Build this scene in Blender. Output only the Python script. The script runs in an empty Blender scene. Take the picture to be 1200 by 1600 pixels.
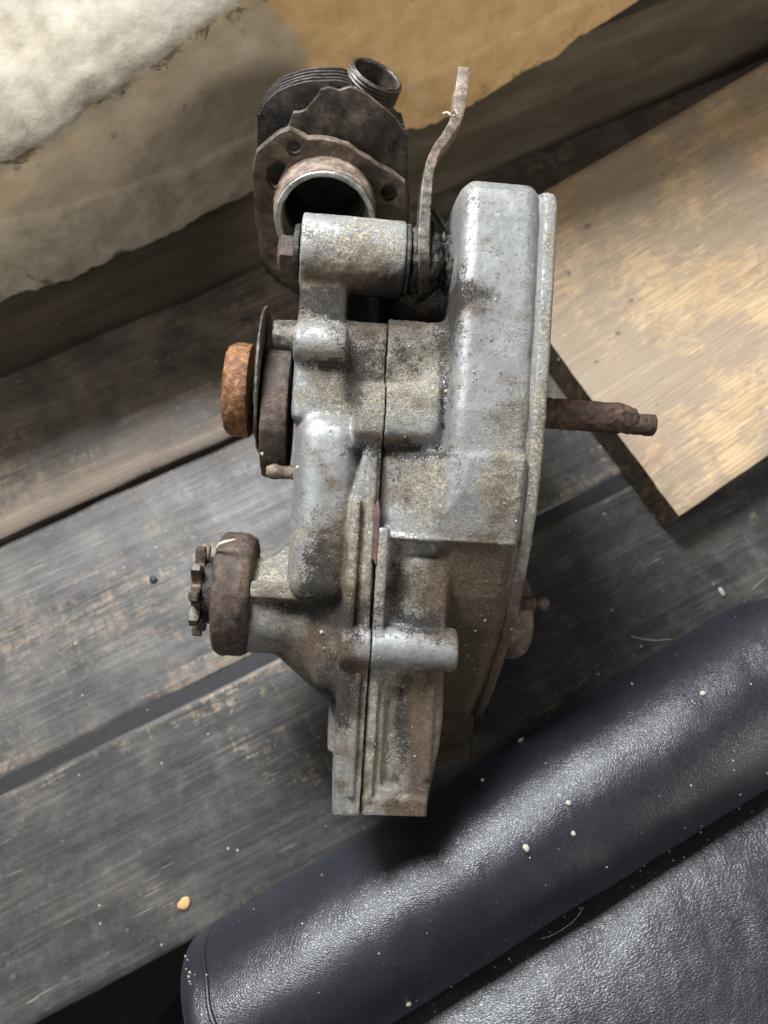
import bpy, bmesh, math, random
import numpy as np
from mathutils import Vector, Matrix
random.seed(7); RNG = np.random.default_rng(7)
R = math.radians
sc = bpy.context.scene
COL = sc.collection

# ------------------------------------------------------------------ camera
H = 0.46; TH = R(16.5); FPX = 1155.0; S = 0.31/1155.0
cd = bpy.data.cameras.new('camera'); cam = bpy.data.objects.new('camera', cd); COL.objects.link(cam)
cd.sensor_fit = 'VERTICAL'; cd.sensor_height = 36; cd.lens = FPX/1600*36
cam.location = (0, 0, H); cam.rotation_euler = (TH, 0, 0)
cd.clip_start = 0.01; cd.clip_end = 60
cd.dof.use_dof = True; cd.dof.focus_distance = 0.322; cd.dof.aperture_fstop = 7.5
sc.camera = cam
# ------------------------------------------------------------------ light: a window above the wall, dim ambient and two added fill lamps
world = bpy.data.worlds.new('World'); sc.world = world; world.use_nodes = True
world.node_tree.nodes['Background'].inputs[0].default_value = (0.93, 0.96, 1.0, 1)
world.node_tree.nodes['Background'].inputs[1].default_value = 0.15
def area(name, loc, target, sx, sy, power, colr):
    ld = bpy.data.lights.new(name, 'AREA'); ld.shape = 'RECTANGLE'; ld.size = sx; ld.size_y = sy
    ld.energy = power; ld.color = colr
    o = bpy.data.objects.new(name, ld); COL.objects.link(o); o.location = loc
    d = Vector(target)-Vector(loc); o.rotation_euler = d.to_track_quat('-Z', 'Y').to_euler()
    return o
area('window_light', (-0.38, 0.76, 0.92), (0.0, 0.06, 0.05), 0.46, 0.40, 33, (0.93, 0.965, 1.0))
sl_ = area('room_fill_light', (-0.75, -0.40, 0.95), (-0.1, 0.25, 0.05), 0.5, 0.5, 3.4, (1.0, 0.95, 0.88))  # unseen fill lamp, added to lift the wall and the left faces
sw_ = area('side_fill_light', (1.25, -0.30, 0.72), (-0.12, 0.34, 0.12), 0.5, 0.5, 0.7, (1.0, 0.95, 0.86)); sw_.data.spread = R(50)  # added off-view lamp with a narrow beam, brightens the wall
sc.view_settings.view_transform = 'Standard'; sc.view_settings.look = 'None'
sc.view_settings.exposure = 0.12; sc.view_settings.gamma = 1
sc.cycles.use_denoising = True

# ------------------------------------------------------------------ coordinate helpers
RIGHT = np.array([1., 0, 0]); UP = np.array([0, math.cos(TH), math.sin(TH)]); FWD = np.array([0, math.sin(TH), -math.cos(TH)])
CAMP = np.array([0, 0, H])
def ray(px, py):
    return RIGHT*(px-600)/FPX + UP*(800-py)/FPX + FWD
def G(px, py, z=0.0):                                   # the point of height z seen there
    d = ray(px, py); return CAMP + d*((H-z)/-d[2])
def GP(px, py, n, off):                                 # the point on the plane n.x = off
    d = ray(px, py); return CAMP + d*((off-np.dot(n, CAMP))/np.dot(n, d))
RHO = R(3.5); LEAN = R(4.0)
cr, sr, cl, sl = math.cos(RHO), math.sin(RHO), math.cos(LEAN), math.sin(LEAN)
EA = np.array([cl*cr, cl*sr, -sl]); EB = np.array([-sr, cr, 0.]); EW = np.array([sl*cr, sl*sr, cl])   # engine axes (x, y down, w)
EM = np.stack([EA, EB, EW])
def cam2world(P):                                       # P (...,3) in x, y down, w
    P = np.asarray(P, float)
    return CAMP + S*(P[..., 0:1]*RIGHT - P[..., 1:2]*UP + (FPX-P[..., 2:3])*FWD)
def eng2world(P):
    return cam2world(np.asarray(P, float) @ EM)
def E(px, py, w):                                       # -> engine (a, b) at engine height w
    o = EM @ np.array([0, 0, FPX]); d = EM @ np.array([px-600., py-800., -FPX])
    t = (w-o[2])/d[2]; p = o+t*d
    return p[0], p[1]
def ea(px, py, w): return E(px, py, w)[0]
def eb(px, py, w): return E(px, py, w)[1]

def vnoise(P, scale, seed=0):
    """smooth value noise in -1..1 at points P"""
    Q = np.asarray(P, float)/scale
    I = np.floor(Q).astype(np.int64); F = Q-I; F = F*F*(3-2*F)
    def h(ix, iy, iz):
        n = (ix*374761393 + iy*668265263 + iz*2147483647 + seed*1274126177) & 0xffffffff
        n = ((n ^ (n >> 13))*1274126177) & 0xffffffff
        n = ((n ^ (n >> 16))*2246822519) & 0xffffffff
        n = n ^ (n >> 15)
        return (n & 0xffff)/32767.5-1
    r = 0
    for dx in (0, 1):
        for dy in (0, 1):
            for dz in (0, 1):
                w = (F[..., 0] if dx else 1-F[..., 0])*(F[..., 1] if dy else 1-F[..., 1])*(F[..., 2] if dz else 1-F[..., 2])
                r = r+w*h(I[..., 0]+dx, I[..., 1]+dy, I[..., 2]+dz)
    return r
def fbm(P, scale, seed=0, oct=3):
    r = 0; a = 1.0; t = 0
    for k in range(oct):
        r = r+a*vnoise(P, scale/2**k, seed+k*17); t += a; a *= .5
    return r/t*1.4

# ------------------------------------------------------------------ objects
def link(name, me, parent=None, mat=None):
    o = bpy.data.objects.new(name, me); COL.objects.link(o)
    if parent is not None:
        o.parent = parent
    if mat: me.materials.append(mat)
    return o
def tag(o, label=None, cat=None, group=None, kind=None):
    for k, v in (('label', label), ('category', cat), ('group', group), ('kind', kind)):
        if v: o[k] = v
    return o
def empty(name, loc, label, cat, group=None, kind=None):
    o = bpy.data.objects.new(name, None); COL.objects.link(o); o.location = loc; o.empty_display_size = .02
    return tag(o, label, cat, group, kind)
def mesh_np(V, F, smooth=True):
    """V (n,3), F list or (m,k) array"""
    me = bpy.data.meshes.new('m')
    V = np.asarray(V, np.float32)
    if isinstance(F, np.ndarray):
        k = F.shape[1]; m = len(F)
        me.vertices.add(len(V)); me.vertices.foreach_set('co', V.ravel())
        me.loops.add(m*k); me.loops.foreach_set('vertex_index', F.astype(np.int32).ravel())
        me.polygons.add(m); me.polygons.foreach_set('loop_start', np.arange(0, m*k, k, dtype=np.int32))
        me.polygons.foreach_set('loop_total', np.full(m, k, np.int32))
        me.update(calc_edges=True)
    else:
        me.from_pydata([tuple(map(float, v)) for v in V], [], F); me.update()
    me.validate()
    if smooth: me.polygons.foreach_set('use_smooth', np.ones(len(me.polygons), bool))
    return me
def loc_of(parent):
    return np.array(parent.location) if parent is not None else np.zeros(3)
def set_mask(me, colr):
    at = me.color_attributes.new('mask', 'FLOAT_COLOR', 'POINT')
    c = np.ones((len(me.vertices), 4), np.float32); c[:, :3] = colr; at.data.foreach_set('color', c.ravel())
def sharp(me, ang=35):
    me.set_sharp_from_angle(angle=R(ang)) if hasattr(me, 'set_sharp_from_angle') else None

def part_e(name, V, F, parent, mat, rough=0.0, rs=6, smooth=True, sub=0, bevel=0, ang=35):
    """mesh given in engine units, placed in the world"""
    V = np.asarray(V, float)
    me = mesh_np(eng2world(V)-loc_of(parent), F, smooth)
    if bevel or sub:
        bm = bmesh.new(); bm.from_mesh(me)
        bmesh.ops.recalc_face_normals(bm, faces=bm.faces)
        if bevel:
            ed = [e for e in bm.edges if len(e.link_faces) == 2 and e.calc_face_angle(0) > R(30)]
            bmesh.ops.bevel(bm, geom=ed, offset=bevel*S, segments=2, affect='EDGES', profile=.6)
        if sub: bmesh.ops.subdivide_edges(bm, edges=bm.edges, cuts=sub, use_grid_fill=True)
        bm.to_mesh(me); bm.free()
    else:
        bm = bmesh.new(); bm.from_mesh(me); bmesh.ops.recalc_face_normals(bm, faces=bm.faces); bm.to_mesh(me); bm.free()
    if smooth:
        me.polygons.foreach_set('use_smooth', np.ones(len(me.polygons), bool)); sharp(me, ang)
    if rough: roughen(me, rough*S, rs*S)
    return link(name, me, parent, mat)
def roughen(me, amp, scale, seed=3):
    n = len(me.vertices); co = np.empty(n*3, np.float32); me.vertices.foreach_get('co', co); co = co.reshape(-1, 3)
    no = np.empty(n*3, np.float32); me.vertices.foreach_get('normal', no); no = no.reshape(-1, 3)
    co = co+no*(fbm(co, scale, seed)[:, None]*amp); me.vertices.foreach_set('co', co.astype(np.float32).ravel()); me.update()

def lathe(frame, prof, seg=64, closed=True, wob=0.0):
    """frame=(origin, axis, u, v) ; prof [(t, r)]; solid of revolution, finely cut along t"""
    o, ax, u, v = [np.asarray(x, float) for x in frame]
    V = []; F = []
    n = len(prof)
    for i, (t, r) in enumerate(prof):
        for k in range(seg):
            a = 2*math.pi*k/seg
            rr = r*(1+wob*math.sin(a*3+i*.7)*.5+wob*math.sin(a*7+i)*.5)
            V.append(o+ax*t+(u*math.cos(a)+v*math.sin(a))*rr)
    for i in range(n-1):
        for k in range(seg):
            F.append((i*seg+k, i*seg+(k+1) % seg, (i+1)*seg+(k+1) % seg, (i+1)*seg+k))
    if closed:
        F.append(tuple(range(seg-1, -1, -1))); F.append(tuple((n-1)*seg+k for k in range(seg)))
    return np.array(V), F
def dense(prof, step=5):
    out = [prof[0]]
    for (t0, r0), (t1, r1) in zip(prof, prof[1:]):
        n = max(1, int(math.hypot(t1-t0, r1-r0)/step))
        for k in range(1, n+1): out.append((t0+(t1-t0)*k/n, r0+(r1-r0)*k/n))
    return out
def rnd(prof, r=3):
    """chamfer the corners of a lathe profile"""
    out = [prof[0]]
    for p, q, s in zip(prof, prof[1:], prof[2:]):
        a = np.array(p)-q; b = np.array(s)-q; la, lb = np.hypot(*a), np.hypot(*b)
        d = min(r, la*.45, lb*.45)
        if d < .2: out.append(q); continue
        A = np.array(q)+a/la*d; B = np.array(q)+b/lb*d
        out += [tuple(A), tuple(.25*A+.5*np.array(q)+.25*B), tuple(B)]
    return out+[prof[-1]]
def alathe(name, cx, prof, parent, mat, rough=1.0, rs=7, seg=72, r=3, wob=0.0, ang=40, step=5):
    """solid of revolution about an axis parallel to engine a; cx=(b,w); prof [(a, r)]"""
    p = dense(rnd(prof, r), step)
    V, F = lathe(((0, cx[0], cx[1]), (1, 0, 0), (0, 1, 0), (0, 0, 1)), p, seg, wob=wob)
    return part_e(name, V, F, parent, mat, rough, rs, ang=ang)

# ------------------------------------------------------------------ materials
def M(name):
    m = bpy.data.materials.new(name); m.use_nodes = True
    nt = m.node_tree; return m, nt, nt.nodes['Principled BSDF']
class NT:
    def __init__(s, nt): s.nt = nt; s.tc = nt.nodes.new('ShaderNodeTexCoord')
    def n(s, t, **k):
        x = s.nt.nodes.new(t)
        for a, b in k.items(): setattr(x, a, b)
        return x
    def l(s, a, b): s.nt.links.new(a, b)
    def map(s, scale=(1, 1, 1), rot=(0, 0, 0), src=None):
        m = s.n('ShaderNodeMapping'); m.inputs['Scale'].default_value = scale; m.inputs['Rotation'].default_value = rot
        s.l(src or s.tc.outputs['Object'], m.inputs['Vector']); return m.outputs[0]
    def noise(s, scale, detail=4, rough=.6, vec=None, dist=0):
        x = s.n('ShaderNodeTexNoise'); x.inputs['Scale'].default_value = scale; x.inputs['Detail'].default_value = detail
        x.inputs['Roughness'].default_value = rough; x.inputs['Distortion'].default_value = dist
        s.l(vec or s.tc.outputs['Object'], x.inputs['Vector']); return x.outputs['Fac']
    def vor(s, scale, feature='F1', vec=None, out='Distance', rand=1):
        x = s.n('ShaderNodeTexVoronoi', feature=feature); x.inputs['Scale'].default_value = scale; x.inputs['Randomness'].default_value = rand
        s.l(vec or s.tc.outputs['Object'], x.inputs['Vector']); return x.outputs[out]
    def ramp(s, fac, stops, interp='LINEAR'):
        x = s.n('ShaderNodeValToRGB'); x.color_ramp.interpolation = interp
        while len(x.color_ramp.elements) < len(stops): x.color_ramp.elements.new(.5)
        for e, (p, c) in zip(x.color_ramp.elements, stops):
            e.position = p; e.color = (c if isinstance(c, tuple) else (c, c, c))+(1,)
        s.l(fac, x.inputs[0]); return x.outputs[0]
    def mix(s, fac, a, b, mode='MIX'):
        x = s.n('ShaderNodeMix', data_type='RGBA', blend_type=mode)
        for i, v in ((0, fac), (6, a), (7, b)):
            if isinstance(v, (int, float)): x.inputs[i].default_value = v
            elif isinstance(v, tuple): x.inputs[i].default_value = v+(1,)
            else: s.l(v, x.inputs[i])
        return x.outputs[2]
    def math(s, op, a, b=None, c=None, clamp=False):
        x = s.n('ShaderNodeMath', operation=op, use_clamp=clamp)
        for i, v in ((0, a), (1, b), (2, c)):
            if v is None: continue
            if isinstance(v, (int, float)): x.inputs[i].default_value = v
            else: s.l(v, x.inputs[i])
        return x.outputs[0]
    def bump(s, h, strength=.5, dist=.001, normal=None):
        x = s.n('ShaderNodeBump'); x.inputs['Strength'].default_value = strength; x.inputs['Distance'].default_value = dist
        s.l(h, x.inputs['Height'])
        if normal: s.l(normal, x.inputs['Normal'])
        return x.outputs[0]
    def attr(s, name='mask'):
        a = s.n('ShaderNodeAttribute', attribute_name=name); sp = s.n('ShaderNodeSeparateColor'); s.l(a.outputs['Color'], sp.inputs[0]); return sp.outputs

def mat_cast(name='cast_aluminium', tint=(1, 1, 1)):
    m, nt, b = M(name); t = NT(nt)
    mk = t.attr()
    fine = t.noise(1700, 3, .7); mid = t.noise(760, 6, .78); mid2 = t.noise(210, 6, .7); big = t.noise(60, 4, .6)
    gr = t.vor(1100, 'F1')
    clean = t.ramp(t.math('ADD', t.math('MULTIPLY', mid, .5), t.math('MULTIPLY', big, .5)), [(.3, (.22, .225, .228)), (.5, (.335, .34, .338)), (.72, (.48, .475, .455))])
    dust = t.ramp(t.math('ADD', t.math('MULTIPLY', mid, .65), t.math('MULTIPLY', mid2, .35)), [(.34, (.030, .025, .019)), (.43, (.12, .105, .08)), (.51, (.27, .235, .18)), (.59, (.45, .405, .325)), (.70, (.68, .635, .54))])
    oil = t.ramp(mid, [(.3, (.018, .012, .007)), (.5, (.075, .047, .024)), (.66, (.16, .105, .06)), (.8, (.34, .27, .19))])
    # grime breaks up along a ragged edge
    g = t.math('ADD', mk[0], t.math('MULTIPLY', t.math('SUBTRACT', t.math('ADD', t.math('ADD', mid, fine), mid2), 1.5), 1.5))
    geo = t.n('ShaderNodeNewGeometry'); cv = t.ramp(geo.outputs['Pointiness'], [(.53, 0.), (.60, 1.)])
    g = t.math('SUBTRACT', g, t.math('MULTIPLY', cv, .35))
    gm = t.ramp(g, [(.40, 0.), (.60, 1.)])
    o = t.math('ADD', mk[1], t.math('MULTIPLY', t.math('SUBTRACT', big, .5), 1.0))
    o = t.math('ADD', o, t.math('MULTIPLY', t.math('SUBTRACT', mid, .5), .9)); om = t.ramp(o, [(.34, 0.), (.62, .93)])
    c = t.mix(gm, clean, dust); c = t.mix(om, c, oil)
    vc = t.n('ShaderNodeTexVoronoi'); vc.inputs['Scale'].default_value = 1500; t.l(t.tc.outputs['Object'], vc.inputs['Vector'])
    sc_ = t.n('ShaderNodeSeparateColor'); t.l(vc.outputs['Color'], sc_.inputs[0])
    grain = t.ramp(sc_.outputs[0], [(.0, .55), (.35, .8), (.75, 1.1), (1., 1.35)])
    c = t.mix(t.math('MULTIPLY', t.math('MAXIMUM', gm, om), .65), c, t.mix(1.0, c, grain, 'MULTIPLY'))
    bk = t.ramp(t.math('ADD', mk[2], t.math('MULTIPLY', t.math('SUBTRACT', t.math('ADD', t.math('ADD', mid, mid2), fine), 1.5), 1.6)), [(.40, 0.), (.62, .95)])
    c = t.mix(bk, c, t.mix(sc_.outputs[1], (.008, .007, .006), (.035, .028, .021)))
    sp = t.ramp(gr, [(.0, 1.), (.16, 0.)]); pit = t.ramp(t.noise(700, 2, .5), [(.62, 0.), (.70, 1.)])
    c = t.mix(t.math('MULTIPLY', pit, .35), c, (.03, .024, .018))
    c = t.mix(t.math('MULTIPLY', t.math('MULTIPLY', sp, gm), t.ramp(big, [(.4, .2), (.6, .9)])), c, (.72, .68, .6))
    t.l(c, b.inputs['Base Color'])
    t.l(t.math('MULTIPLY', t.math('SUBTRACT', 1.0, t.math('MAXIMUM', t.math('MAXIMUM', gm, om), bk)), .82), b.inputs['Metallic'])
    t.l(t.math('ADD', t.ramp(mid, [(.3, .50), (.7, .66)]), t.math('MULTIPLY', gm, .3), clamp=True), b.inputs['Roughness'])
    h = t.math('ADD', t.math('MULTIPLY', t.math('MULTIPLY', sc_.outputs[0], gm), .9), t.math('MULTIPLY', fine, t.math('ADD', .35, t.math('MULTIPLY', gm, 1.3))), t.math('MULTIPLY', mid, .8))
    t.l(t.bump(h, .55, .0007), b.inputs['Normal'])
    return m
def mat_rust(name, cols, scale=260, bump=.6, metal=.15, rough=.75, dist=.0007):
    m, nt, b = M(name); t = NT(nt)
    a = t.noise(scale, 6, .7); f = t.noise(scale*4, 3, .6); bg = t.noise(scale/4, 3, .6)
    x = t.math('ADD', t.math('MULTIPLY', a, .55), t.math('MULTIPLY', bg, .45))
    n = len(cols); c = t.ramp(x, [(.34+.32*i/(n-1), q) for i, q in enumerate(cols)])
    sp = t.ramp(f, [(.66, 0.), (.74, 1.)])
    c = t.mix(t.math('MULTIPLY', sp, .45), c, tuple(min(1, v*2.2+.08) for v in cols[-1]))
    c = t.mix(t.math('MULTIPLY', t.ramp(f, [(.3, 1.), (.38, 0.)]), .6), c, tuple(v*.35 for v in cols[0]))
    t.l(c, b.inputs['Base Color']); b.inputs['Metallic'].default_value = metal
    t.l(t.ramp(a, [(.3, rough-.2), (.7, min(1, rough+.1))]), b.inputs['Roughness'])
    t.l(t.bump(t.math('ADD', a, t.math('MULTIPLY', f, .6)), bump, dist), b.inputs['Normal'])
    return m
CAST = mat_cast()
RUST_O = mat_rust('orange_rust', [(.04, .018, .010), (.12, .052, .022), (.25, .11, .042), (.42, .26, .15)], scale=330)
RUST_B = mat_rust('brown_rust', [(.020, .014, .011), (.052, .036, .027), (.095, .064, .046), (.17, .12, .09)])
RUST_P = mat_rust('pale_rust', [(.04, .028, .020), (.11, .080, .058), (.21, .16, .12), (.40, .33, .27)])
RUST_D = mat_rust('dark_rust', [(.02, .014, .011), (.055, .033, .024), (.11, .058, .036), (.20, .11, .07)], bump=.8)
GREASE = mat_rust('black_grease', [(.006, .005, .004), (.014, .011, .009), (.04, .032, .025), (.10, .08, .06)], bump=.9, metal=0, rough=.5)
STEEL_D = mat_rust('dirty_steel', [(.028, .023, .018), (.07, .058, .046), (.13, .11, .088), (.27, .235, .195)], metal=.4, rough=.55, bump=.35)
IRON = mat_rust('black_cast_iron', [(.010, .009, .008), (.024, .021, .019), (.045, .038, .033), (.09, .075, .06)], scale=200, metal=.2, rough=.55, bump=.4)
IRON_T = mat_rust('tan_cast_iron', [(.022, .017, .012), (.06, .043, .029), (.11, .08, .056), (.22, .17, .12)], scale=170, metal=.1, rough=.7, bump=.4)
IRON_G = mat_rust('brown_grey_iron', [(.016, .012, .010), (.045, .035, .028), (.075, .058, .046), (.15, .12, .095)], scale=150, metal=.2, rough=.5, bump=.35)
BORE = mat_rust('bare_bore_metal', [(.16, .16, .14), (.38, .38, .34), (.6, .6, .55), (.75, .75, .7)], scale=230, metal=.6, rough=.45, bump=.3)
LINER = mat_rust('dull_pink_rust', [(.07, .05, .036), (.16, .115, .085), (.25, .185, .14), (.38, .31, .25)], scale=200, metal=.1, rough=.65, bump=.35)
GASK = mat_rust('red_gasket', [(.05, .028, .025), (.10, .05, .045), (.16, .095, .085)], metal=0, rough=.7, bump=.2)
TOOTH = mat_rust('tan_steel', [(.02, .016, .012), (.06, .046, .033), (.13, .10, .07), (.27, .22, .16)], metal=.35, rough=.5, bump=.4)

def mat_floor(seed, tanw=.5, base=((.036, .034, .033), (.085, .079, .074), (.17, .155, .138))):
    """worn grey-black paint with bare wood showing; local x runs along the plank"""
    m, nt, b = M('worn_painted_plank'); t = NT(nt)
    ofs = t.n('ShaderNodeVectorMath', operation='ADD'); t.l(t.tc.outputs['Object'], ofs.inputs[0]); ofs.inputs[1].default_value = (seed*3.1, seed*1.7, 0)
    v = ofs.outputs[0]
    g1 = t.noise(1, 4, .6, t.map((14, 420, 60), src=v)); g2 = t.noise(1, 3, .6, t.map((5, 150, 30), src=v), 1.2)
    paint = t.ramp(t.noise(26, 5, .65, v), [(.3, base[0]), (.5, base[1]), (.72, base[2])])
    paint = t.mix(t.math('MULTIPLY', t.ramp(g1, [(.42, 1.), (.6, 0.)]), .35), paint, tuple(x*.55 for x in base[0]))
    paint = t.mix(t.math('MULTIPLY', t.ramp(g1, [(.5, 0.), (.75, 1.)]), .16), paint, (.19, .175, .16))
    wood = t.ramp(g2, [(.3, (.15, .105, .068)), (.55, (.29, .215, .145)), (.75, (.43, .34, .245))])
    # scuffs: short scratches in all directions plus rubbed patches
    s1 = t.noise(1, 5, .75, t.map((60, 190, 60), (0, 0, .5), v), 1.5)
    s2 = t.noise(1, 4, .75, t.map((150, 38, 60), (0, 0, .35), v), 1.0)
    big = t.noise(9, 4, .6, v, .4)
    mk = t.attr()
    w = t.math('ADD', t.math('MULTIPLY', s1, .55), t.math('MULTIPLY', s2, .45))
    w = t.math('ADD', w, t.math('MULTIPLY', t.math('SUBTRACT', big, .5), .55))
    w = t.math('ADD', w, t.math('MULTIPLY', g2, .12))
    w = t.math('ADD', w, t.math('MULTIPLY', mk[0], .27))
    wm = t.ramp(w, [(.66-.11*tanw, 0.), (.79-.09*tanw, .75)])
    c = t.mix(wm, paint, wood)
    ck = t.noise(1, 2, .5, t.map((2.2, 70, 30), src=v), .5); ckm = t.ramp(ck, [(.485, 0.), (.5, 1.), (.515, 0.)])
    c = t.mix(t.math('MULTIPLY', t.math('MULTIPLY', ckm, t.ramp(big, [(.45, 0.), (.6, 1.)])), .7), c, (.012, .010, .009))
    sm = t.ramp(t.noise(24, 3, .6, v), [(.5, 0.), (.62, 1.)])
    for an, sx, sd in ((.75, 22, 620), (-.5, 26, 700), (1.5, 30, 560)):
        q = t.noise(1, 1.5, .5, t.map((sx, sd, 40), (0, 0, an), v), .25)
        c = t.mix(t.math('MULTIPLY', t.math('MULTIPLY', t.ramp(q, [(.70, 0.), (.735, 1.)]), sm), .6), c, (.36, .29, .21))
    # dust film and white specks
    c = t.mix(t.math('MULTIPLY', t.ramp(t.noise(70, 6, .8, v), [(.5, 0.), (.75, 1.)]), .22), c, (.26, .25, .24))
    vs = t.vor(170, 'F1', v); pk = t.ramp(t.noise(40, 2, .5, v), [(.58, 0.), (.66, 1.)])
    c = t.mix(t.math('MULTIPLY', t.ramp(vs, [(.04, 1.), (.14, 0.)]), pk), c, (.55, .53, .5))
    t.l(c, b.inputs['Base Color'])
    t.l(t.ramp(w, [(.4, .40), (.75, .62)]), b.inputs['Roughness'])
    h = t.math('ADD', t.math('MULTIPLY', g1, .45), t.math('ADD', t.math('MULTIPLY', wm, -.5), t.math('MULTIPLY', s1, .5)))
    t.l(t.bump(h, .45, .0008), b.inputs['Normal'])
    return m
def mat_pine():
    m, nt, b = M('weathered_pine'); t = NT(nt)
    v = t.tc.outputs['Object']
    warp = t.noise(1, 2, .5, t.map((3, 12, 3)))
    yy = t.n('ShaderNodeSeparateXYZ'); t.l(v, yy.inputs[0])
    wv = t.math('SINE', t.math('ADD', t.math('MULTIPLY', yy.outputs[1], 2100), t.math('MULTIPLY', warp, 16)))
    fib = t.noise(1, 3, .6, t.map((20, 700, 200)))
    c = t.ramp(t.math('ADD', t.math('MULTIPLY', wv, .035), t.math('ADD', t.math('MULTIPLY', fib, .75), .13)), [(.25, (.29, .19, .10)), (.5, (.50, .355, .205)), (.8, (.68, .53, .35))])
    big = t.noise(11, 5, .65, dist=.5)
    c = t.mix(t.math('MULTIPLY', t.ramp(t.noise(16, 4, .6, t.map((1, 1.4, 1), (0, 0, .3))), [(.5, 0.), (.66, 1.)]), .22), c, (.42, .23, .12))
    sc1 = t.noise(1, 5, .8, t.map((60, 260, 60), (0, 0, .6)), 1.0)
    gm = t.ramp(t.math('ADD', t.math('MULTIPLY', big, 1.0), t.math('MULTIPLY', t.math('SUBTRACT', sc1, .5), -.75)), [(.38, 0.), (.52, .60)])
    c = t.mix(gm, c, t.mix(sc1, (.12, .10, .085), (.30, .265, .225)))
    sp = t.noise(95, 3, .5); c = t.mix(t.math('MULTIPLY', t.ramp(sp, [(.70, 0.), (.76, 1.)]), .7), c, (.05, .04, .035))
    t.l(c, b.inputs['Base Color']); b.inputs['Roughness'].default_value = .6
    t.l(t.bump(t.math('ADD', t.math('MULTIPLY', wv, .12), t.math('ADD', fib, sc1)), .35, .0005), b.inputs['Normal'])
    return m
def mat_pine_end():
    m, nt, b = M('shaded_dirty_end'); t = NT(nt)
    c = t.ramp(t.noise(1, 5, .7, t.map((60, 260, 90))), [(.3, (.03, .02, .012)), (.5, (.10, .068, .04)), (.75, (.24, .17, .10))])  # shade on the board sides painted in dark, plus sawn-face dirt
    t.l(c, b.inputs['Base Color']); b.inputs['Roughness'].default_value = .85
    t.l(t.bump(t.noise(400, 4, .7), .8, .001), b.inputs['Normal']); return m
def mat_leather(name='navy_black_leather', wrinkle=1.0, size=520, base=(.009, .0095, .014)):
    m, nt, b = M(name); t = NT(nt)
    wv = t.n('ShaderNodeVectorMath', operation='ADD')
    nz = t.n('ShaderNodeTexNoise'); nz.inputs['Scale'].default_value = 70; nz.inputs['Detail'].default_value = 3; t.l(t.tc.outputs['Object'], nz.inputs['Vector'])
    scl = t.n('ShaderNodeVectorMath', operation='SCALE'); t.l(nz.outputs['Color'], scl.inputs[0]); scl.inputs['Scale'].default_value = .006
    t.l(t.tc.outputs['Object'], wv.inputs[0]); t.l(scl.outputs[0], wv.inputs[1])
    v = t.map((1, 1.9, 1.3), src=wv.outputs[0])
    cell = t.ramp(t.vor(size, 'DISTANCE_TO_EDGE', v), [(.0, 0.), (.22, 1.)])
    cr = t.noise(1, 4, .6, t.map((120, 330, 260), src=wv.outputs[0]), .6)
    big = t.ramp(t.vor(70*wrinkle, 'DISTANCE_TO_EDGE', wv.outputs[0]), [(.0, 0.), (.10, 1.)])
    fine = t.noise(1800, 3, .6)
    d = t.noise(30, 5, .7)
    c = t.mix(t.ramp(d, [(.4, 0.), (.8, .5)]), base, tuple(x*2.1+.006 for x in base))
    c = t.mix(t.math('MULTIPLY', t.ramp(fine, [(.66, 0.), (.75, 1.)]), .25), c, (.22, .22, .22))
    t.l(c, b.inputs['Base Color'])
    t.l(t.ramp(t.noise(90, 4, .7), [(.3, .33), (.7, .43)]), b.inputs['Roughness'])
    b.inputs['Specular IOR Level'].default_value = .75
    h = t.math('ADD', t.math('MULTIPLY', cell, .9), t.math('ADD', t.math('MULTIPLY', cr, .7), t.math('MULTIPLY', big, .5*wrinkle if wrinkle > .9 else .0)))
    n1 = t.bump(h, .26, .00035)
    b.inputs['Sheen Weight'].default_value = .06; b.inputs['Sheen Roughness'].default_value = .4; b.inputs['Sheen Tint'].default_value = (.5, .58, 1, 1)
    t.l(n1, b.inputs['Normal']); return m
def mat_wall(name='old_wall_paint', wk=1.0):
    m, nt, b = M(name); t = NT(nt)
    mk = t.attr()
    n1 = t.noise(45, 5, .65); n2 = t.noise(250, 4, .6)
    ochre = t.ramp(n1, [(.3, (.60, .38, .17)), (.55, (.76, .51, .25)), (.8, (.82, .61, .35))])
    beige = t.ramp(n1, [(.3, (.58, .45, .29)), (.6, (.72, .58, .40)), (.8, (.78, .66, .50))])
    grey = t.ramp(n1, [(.3, (.44, .37, .265)), (.55, (.56, .475, .35)), (.8, (.66, .57, .44))])  # greyed wall tone for the painted-in soft shadow
    white = t.ramp(n1, [(.3, (.38*wk, .32*wk, .22*wk)), (.55, (.60*wk, .525*wk, .40*wk)), (.8, (.76*wk, .69*wk, .56*wk))])
    def edge(x, w=.3): return t.ramp(t.math('ADD', x, t.math('MULTIPLY', t.math('SUBTRACT', n1, .5), w)), [(.25, 0.), (.75, 1.)])
    c = t.mix(t.ramp(mk[2], [(.1, 0.), (.9, 1.)]), beige, ochre)
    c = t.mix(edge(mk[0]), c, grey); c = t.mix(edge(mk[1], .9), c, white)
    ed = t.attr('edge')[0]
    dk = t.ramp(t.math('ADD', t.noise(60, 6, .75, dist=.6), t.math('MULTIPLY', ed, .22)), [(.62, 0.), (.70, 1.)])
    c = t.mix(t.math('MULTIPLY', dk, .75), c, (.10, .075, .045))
    t.l(c, b.inputs['Base Color']); b.inputs['Roughness'].default_value = .8
    t.l(t.bump(t.math('ADD', n1, t.math('MULTIPLY', n2, .4)), .5, .0016), b.inputs['Normal']); return m
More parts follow.
